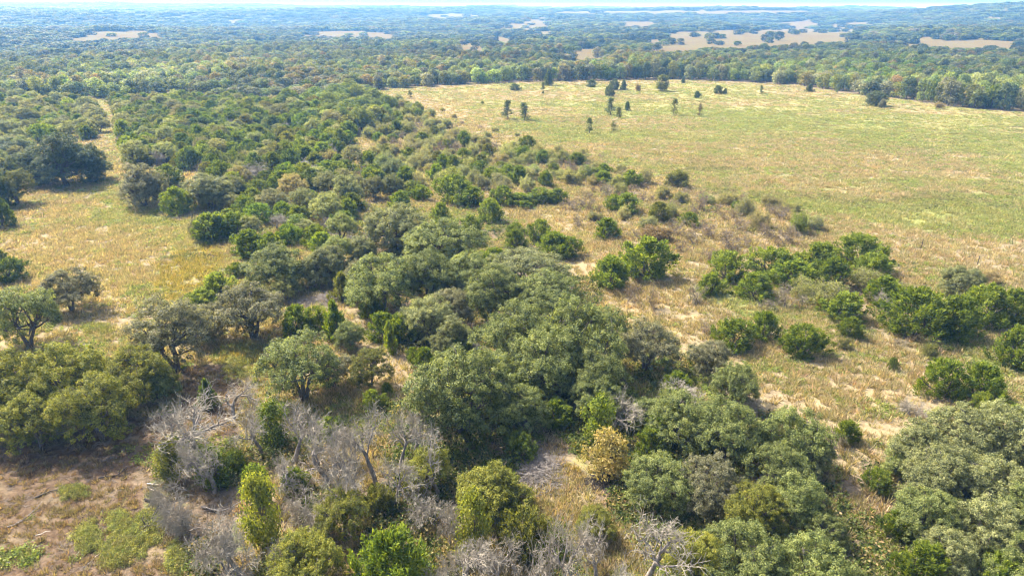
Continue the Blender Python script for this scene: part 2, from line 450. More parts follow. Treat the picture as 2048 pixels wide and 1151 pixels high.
# ------------------------------------------------------------------ placing things
NAMES = dict(oak='live_oak_tree', dome='live_oak_tree', open='live_oak_tree', juniper='juniper_bush', spire='juniper_bush', dead='dead_tree', deadbush='dead_shrub',
             mesquite='mesquite_shrub', bare='bare_shrub', broad='leafy_shrub', sapling='field_sapling', woodland='woodland_tree')
CATS = dict(live_oak_tree='tree', juniper_bush='bush', dead_tree='tree', dead_shrub='shrub', mesquite_shrub='shrub', bare_shrub='shrub', leafy_shrub='shrub', field_sapling='tree', woodland_tree='tree')
CB = dict(dome=.03, oak=.16, open=.26, dead=.25, woodland=.1, sapling=.05)
placed = []          # (x, y, radius)
counter = {}
def fit(kind, u, vb, vt, w):
    x, y = at(u, vb)
    d = math.hypot(y, CAM_H); zc = y * math.cos(PITCH) + CAM_H * math.sin(PITCH); s = F / zc
    dep = math.atan2(CAM_H, y); wm = w / s; cb = CB.get(kind, 0.0); t = (vb - vt) / s
    lo, hi = .2, 25
    for _ in range(30):
        H = (lo + hi) / 2; c = (1 + cb) / 2 * H; b = (1 - cb) / 2 * H
        if c * math.cos(dep) + math.sqrt((b * math.cos(dep)) ** 2 + (wm / 2 * math.sin(dep)) ** 2) < t: lo = H
        else: hi = H
    if kind in ('oak', 'dome', 'open') and H > .92 * wm and vb - vt > 26: return fit(kind, u, vb - 3, vt, w)
    if kind == 'juniper' and vb > 600 and H > 1.0 * wm and vb - vt > 26: return fit(kind, u, vb - 3, vt, w)
    H = min(max(H, .42 * wm), 2.8 * wm if kind != 'sapling' else 6 * wm)
    return x, y, wm, H

def put(kind, x, y, wm, H, col, label, group=None, parts=True, rz=None, tilt=0.0, pi=None):
    i = counter.get(kind, 0); counter[kind] = i + 1
    P = PROTO[kind]; tme, cme, j, pw, ph = P[i % len(P) if pi is None else pi]
    name = NAMES[kind]; z = float(terrain(x, y)) - .02
    rz = random.Random(int(x * 91 + y * 37)).uniform(0, 6.283) if rz is None else rz
    q = random.Random(int(x * 53 - y * 29)).uniform(.86, 1.16) if kind in ('juniper', 'mesquite', 'bare', 'broad', 'deadbush', 'woodland') else 1.0
    sc = (wm / pw * q, wm / pw / q, H / ph)
    if parts:
        o = bpy.data.objects.new(name, None); o.empty_display_size = .3; COL.objects.link(o)
        for nm, me in (('trunk', tme), ('crown', cme)):
            c = bpy.data.objects.new(nm, me); c.color = (*col, 1); c.parent = o; COL.objects.link(c)
    else:
        o = bpy.data.objects.new(name, j); o.color = (*col, 1); COL.objects.link(o)
    o.location = (x, y, z); o.rotation_euler = (tilt, 0, rz); o.scale = sc
    o['label'] = label; o['category'] = CATS[name]
    if group: o['group'] = group
    placed.append((x, y, wm / 2))
    return o

# ------------------------------------------------------------------ ground
POLY = dict(
    green=[gpoly(p) for p in (
        [(195, 203), (222, 203), (245, 320), (275, 400), (190, 400), (215, 300)],
        [(840, 185), (1000, 168), (1500, 168), (2300, 235), (2300, 480), (1900, 470), (1500, 400), (1250, 330), (1000, 262)],
        [(170, 412), (300, 400), (460, 480), (440, 522), (300, 482), (180, 450)], [(430, 680), (530, 690), (520, 770), (430, 765)],
        [(1380, 560), (1640, 600), (1800, 700), (2100, 720), (2100, 790), (1750, 700), (1500, 640)])],
    dirt=[gpoly(p) for p in (
        [(-300, 860), (330, 850), (460, 930), (460, 1400), (-300, 1400)],
        [(300, 720), (480, 720), (480, 900), (300, 880)])],
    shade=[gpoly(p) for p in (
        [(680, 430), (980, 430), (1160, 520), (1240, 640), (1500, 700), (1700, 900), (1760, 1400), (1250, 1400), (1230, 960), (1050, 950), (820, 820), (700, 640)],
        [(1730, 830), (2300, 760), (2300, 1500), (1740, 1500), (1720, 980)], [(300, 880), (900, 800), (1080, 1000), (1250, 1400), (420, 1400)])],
    yellow=[gpoly(p) for p in ([(310, 520), (470, 475), (460, 570), (350, 600)], [(440, 690), (520, 700), (510, 760), (440, 750)], [(1140, 860), (1230, 880), (1230, 960), (1150, 960)])],
    straw=[gpoly(p) for p in (
        [(-100, 480), (180, 480), (260, 640), (-100, 720)],
        [(980, 410), (1170, 420), (1420, 640), (1700, 760), (2200, 800), (2200, 950), (1650, 920), (1480, 780), (1250, 640), (1130, 520)],
        [(690, 590), (760, 600), (870, 760), (850, 830), (760, 840), (700, 760), (690, 680)], [(1040, 900), (1240, 900), (1230, 1040), (1040, 1040)], [(830, 170), (1300, 160), (2300, 215), (2300, 290), (1400, 215), (900, 240)])],
)
def soft(x, y, polys, wob=3.0):
    jx = (vnoise(x, y, 7, 3) - .5) * 2 * wob; jy = (vnoise(x, y, 7, 4) - .5) * 2 * wob * 1.5
    jx += (vnoise(x, y, 2.2, 5) - .5) * wob; jy += (vnoise(x, y, 2.2, 6) - .5) * wob
    r = np.zeros(np.shape(x))
    for p in polys: r = np.maximum(r, inpoly(x + jx, y + jy, p).astype(float))
    return r
def fieldpatch(x, y):
    return .45 * vnoise(x * .5, y * 1.15, 26, 71) + .33 * vnoise(x * .55, y * 1.3, 9, 72) + .22 * vnoise(x * .7, y * 1.3, 3, 73)
CLEAR = [  # open fields among the far woods, as seen
    [(585, 65), (720, 61), (808, 68), (805, 79), (700, 74), (590, 73)], [(140, 66), (250, 62), (330, 70), (325, 76), (240, 78), (165, 80)], [(15, 54), (40, 54), (45, 66), (15, 66)], [(60, 60), (130, 58), (130, 64), (60, 66)],
    [(885, 98), (905, 84), (945, 76), (985, 90), (950, 106), (900, 108)], [(1085, 112), (1150, 98), (1215, 96), (1220, 112), (1120, 124)], [(965, 74), (1075, 80), (1075, 88), (990, 88)], [(1060, 62), (1110, 62), (1110, 70), (1070, 70)],
    [(1250, 92), (1330, 66), (1460, 60), (1725, 56), (1712, 84), (1560, 92), (1420, 92), (1320, 106)], [(1745, 90), (1850, 73), (1900, 82), (2060, 80), (2060, 92), (1850, 98)],
    [(830, 29), (966, 27), (966, 34), (840, 37)], [(1100, 23), (1640, 21), (1640, 25), (1100, 27)], [(1050, 38), (1100, 33), (1115, 43), (1055, 46)], [(1540, 44), (1640, 42), (1640, 50), (1540, 52)],
    [(1230, 43), (1320, 43), (1320, 54), (1235, 54)], [(1015, 50), (1090, 48), (1090, 56), (1015, 58)], [(360, 188), (470, 190), (470, 206), (365, 206)], [(430, 42), (510, 40), (510, 45), (440, 46)], [(220, 58), (300, 54), (300, 59), (230, 62)],
    [(1490, 60), (1545, 52), (1550, 60), (1500, 66)], [(700, 92), (760, 88), (770, 96), (710, 100)], [(520, 90), (570, 88), (570, 95), (520, 97)], [(1700, 44), (1760, 42), (1760, 48), (1700, 50)], [(1210, 70), (1260, 66), (1260, 74), (1215, 78)]]
EDGE = [(690, 192), (780, 178), (900, 170), (1000, 164), (1150, 162), (1350, 159), (1480, 162), (1600, 170), (1700, 187), (1800, 198), (1900, 213), (2060, 226), (2300, 250)]
def in_clear(u, v, up=None):
    r = np.zeros(np.shape(u), bool)
    for p in CLEAR:
        r |= inpoly(u, v, p)
        if up is not None: r |= inpoly(u, v - up, p)
    return r
LANE = [gpoly(p) for p in ([(188, 204), (232, 204), (252, 300), (275, 390), (215, 390), (222, 330), (205, 285)], [(1660, 850), (1730, 840), (1716, 940), (1738, 1050), (1790, 1160), (1755, 1160), (1705, 1040), (1690, 940)])]
def wooded(x, y, z=None, trees=False):
    """1 where the far woods stand"""
    z = terrain(x, y) if z is None else z
    jd = np.hypot(x, y); u, v, _ = project(x + (vnoise(x, y, 45, 81) - .5) * .05 * jd, y + (vnoise(x, y, 45, 82) - .5) * .07 * jd, z)
    ev = np.interp(u, [-600, 0, 200, 230, 470, 690] + [e[0] for e in EDGE[1:]], [212, 205, 200, 196, 196, 190] + [e[1] for e in EDGE[1:]])
    u0, v0, _ = project(x, y, np.zeros(np.shape(x)))
    return (v0 < ev) & ~in_clear(u, v, (6.5 * F / np.maximum(jd, 300)) if trees else None) & (y > 0)

def build_ground():
    th = np.concatenate([np.radians(np.arange(-180, -52, 4.0)), np.radians(np.arange(-52, 52, .22)), np.radians(np.arange(52, 180, 4.0))])
    r = [0.0, 12.0, 20.0]; 
    while r[-1] < 14500: r.append(r[-1] + max(.55, r[-1] * .0115))
    r = np.array(r[1:])
    T_, R_ = np.meshgrid(th, r); X = R_ * np.sin(T_); Y = R_ * np.cos(T_); Z = terrain(X, Y)
    nr, ntn = X.shape
    V = np.stack([X, Y, Z], -1).reshape(-1, 3); V = np.concatenate([V, [[0, 0, 0]]])
    i = np.arange(nr - 1)[:, None] * ntn; j = np.arange(ntn)[None]; j2 = (j + 1) % ntn
    Fq = np.stack([i + j, i + ntn + j, i + ntn + j2, i + j2], -1).reshape(-1, 4)[:, ::-1]
    g = Geo(); g.add(V, Fq); 
    jj = np.arange(ntn); g.f.append(np.stack([np.full(ntn, len(V) - 1), jj, (jj + 1) % ntn], 1)[:, ::-1]); g.m.append(np.zeros(ntn, np.int32)); g.t.append(np.zeros(ntn, np.float32))
    me = g.mesh('ground', [], (0,))
    x, y = V[:, 0], V[:, 1]
    near = np.hypot(x, y) < 420
    col = np.zeros((len(V), 4), np.float32); col[:, 3] = 0
    xn, yn = x[near], y[near]
    for ch, nm in ((0, 'green'), (1, 'dirt'), (2, 'straw'), (3, 'yellow')): col[near, ch] = soft(xn, yn, POLY[nm])
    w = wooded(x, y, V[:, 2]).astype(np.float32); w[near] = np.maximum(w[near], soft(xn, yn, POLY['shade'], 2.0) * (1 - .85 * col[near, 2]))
    a = me.color_attributes.new('cover', 'FLOAT_COLOR', 'POINT'); a.data.foreach_set('color', col.ravel())
    b = me.attributes.new('wood', 'FLOAT', 'POINT'); b.data.foreach_set('value', w)
    b = me.attributes.new('patch', 'FLOAT', 'POINT'); b.data.foreach_set('value', fieldpatch(x, y).astype(np.float32))
    b = me.attributes.new('hay', 'FLOAT', 'POINT'); b.data.foreach_set('value', sstep(420, 520, np.hypot(x, y)).astype(np.float32))  # distance mask for far ground with grass self-shading put into its colour
    m, nt = new_mat('ground_cover')
    tc = N(nt, 'ShaderNodeTexCoord'); P = tc.outputs['Object']
    def nz(scale, det=4, rough=.6, stretch=None):
        n = N(nt, 'ShaderNodeTexNoise'); n.inputs['Scale'].default_value = scale; n.inputs['Detail'].default_value = det; n.inputs['Roughness'].default_value = rough
        if stretch:
            mp = N(nt, 'ShaderNodeMapping'); mp.inputs['Scale'].default_value = stretch; nt.links.new(P, mp.inputs[0]); nt.links.new(mp.outputs[0], n.inputs['Vector'])
        else: nt.links.new(P, n.inputs['Vector'])
        return n.outputs[0]
    ca = N(nt, 'ShaderNodeAttribute', attribute_name='cover'); sp = N(nt, 'ShaderNodeSeparateColor'); nt.links.new(ca.outputs['Color'], sp.inputs[0])
    wa = N(nt, 'ShaderNodeAttribute', attribute_name='wood')
    big, mid, small, fine = nz(.035, 5), nz(.22, 5), nz(1.3, 5, .7), nz(5.0, 3, .7)
    band = nz(.10, 5, .62, (.45, 1.3, 1))
    def sel(amount, n, lo, hi):     # patchiness: amount shifts where the noise crosses
        r = N(nt, 'ShaderNodeMapRange', interpolation_type='SMOOTHSTEP'); r.inputs[1].default_value = lo; r.inputs[2].default_value = hi
        nt.links.new(mth(nt, 'ADD', n, amount), r.inputs[0]); return r.outputs[0]
    base = mixc(nt, sel(0.0, small, .35, .65), (.205, .165, .10), (.27, .22, .137))
    base = mixc(nt, sel(0.0, mid, .5, .7), base, (.238, .205, .11))
    pa = N(nt, 'ShaderNodeAttribute', attribute_name='patch')
    mixn = mth(nt, 'MULTIPLY_ADD', pa.outputs['Fac'], .6, mth(nt, 'MULTIPLY_ADD', small, .2, mth(nt, 'MULTIPLY', band, .2)))
    gamt = mth(nt, 'MULTIPLY_ADD', sp.outputs[0], .17, -.13)
    greens = mixc(nt, sel(0.0, fine, .4, .62), (.175, .192, .06), (.225, .232, .08))
    c = mixc(nt, sel(gamt, mixn, .40, .54), base, greens)
    c = mixc(nt, mth(nt, 'MULTIPLY', sp.outputs[2], mth(nt, 'MULTIPLY', sel(0.0, mid, .35, .6), .6)), c, (.31, .24, .128))
    dirt = mixc(nt, sel(0.0, small, .4, .62), (.075, .048, .030), (.135, .092, .058))
    c = mixc(nt, mth(nt, 'MULTIPLY', sp.outputs[1], mth(nt, 'MULTIPLY_ADD', sel(.02, mid, .36, .52), .45, .5)), c, dirt)
    yl = mixc(nt, sel(0.0, fine, .4, .6), (.27, .235, .095), (.225, .215, .08))
    c = mixc(nt, mth(nt, 'MULTIPLY', N_alpha(nt, ca), sel(0.0, small, .38, .55)), c, yl)
    # pale bare stony spots
    pale = mth(nt, 'MULTIPLY', sel(-.02, mid, .56, .66), sel(0.0, fine, .42, .6))
    c = mixc(nt, mth(nt, 'MULTIPLY', pale, .35), c, (.36, .30, .22))
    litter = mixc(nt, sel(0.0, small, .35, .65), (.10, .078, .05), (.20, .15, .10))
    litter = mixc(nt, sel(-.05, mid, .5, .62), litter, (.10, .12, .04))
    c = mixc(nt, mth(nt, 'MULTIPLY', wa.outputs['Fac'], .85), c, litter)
    fa = N(nt, 'ShaderNodeAttribute', attribute_name='hay')
    c = mixc(nt, fa.outputs['Fac'], c, mixc(nt, sel(0.0, nz(.012, 5), .4, .62), (.12, .09, .036), (.125, .106, .041)))  # tan far ground, darkened to stand in for shade between grass blades
    c = mixc(nt, 1.0, c, ramp_gray(nt, fine, .78, 1.2), 'MULTIPLY')
    p = N(nt, 'ShaderNodeBsdfPrincipled'); p.inputs['Roughness'].default_value = .95; p.inputs['Specular IOR Level'].default_value = .05
    nt.links.new(c, p.inputs['Base Color'])
    bp = N(nt, 'ShaderNodeBump'); bp.inputs['Strength'].default_value = .9; bp.inputs['Distance'].default_value = .22
    nt.links.new(mth(nt, 'MULTIPLY_ADD', fine, .45, small), bp.inputs['Height']); nt.links.new(bp.outputs[0], p.inputs['Normal'])
    o = N(nt, 'ShaderNodeOutputMaterial'); nt.links.new(p.outputs[0], o.inputs[0])
    me.materials.append(m)
    ob = bpy.data.objects.new('ground', me); COL.objects.link(ob); ob['kind'] = 'structure'
    return ob
def N_alpha(nt, ca): return ca.outputs['Alpha']
def ramp_gray(nt, fac, lo, hi):
    r = N(nt, 'ShaderNodeMapRange'); r.inputs[1].default_value = .3; r.inputs[2].default_value = .7; r.inputs[3].default_value = lo; r.inputs[4].default_value = hi
    nt.links.new(fac, r.inputs[0]); cc = N(nt, 'ShaderNodeCombineColor')
    for k in range(3): nt.links.new(r.outputs[0], cc.inputs[k])
    return cc.outputs[0]
build_ground()

# haze: one closed box of air round the whole scene
def build_haze():
    g = Geo(); x = 15000; lo, hi = -30.0, 80.0
    v = [(a * x, b * x, c) for c in (lo, hi) for b in (-1, 1) for a in (-1, 1)]
    g.add(v, [(0, 2, 3, 1), (4, 5, 7, 6), (0, 1, 5, 4), (2, 6, 7, 3), (0, 4, 6, 2), (1, 3, 7, 5)])
    m, nt = new_mat('haze')
    pv = N(nt, 'ShaderNodeVolumePrincipled'); pv.inputs['Color'].default_value = (.18, .48, 1.0, 1); pv.inputs['Absorption Color'].default_value = (1, 1, 1, 1); pv.inputs['Density'].default_value = HAZE; pv.inputs['Anisotropy'].default_value = .15
    o = N(nt, 'ShaderNodeOutputMaterial'); nt.links.new(pv.outputs[0], o.inputs['Volume'])
    try: m.cycles.homogeneous_volume = True
    except Exception: pass
    ob = bpy.data.objects.new('haze', g.mesh('haze', [m])); COL.objects.link(ob); ob['kind'] = 'stuff'
build_haze()

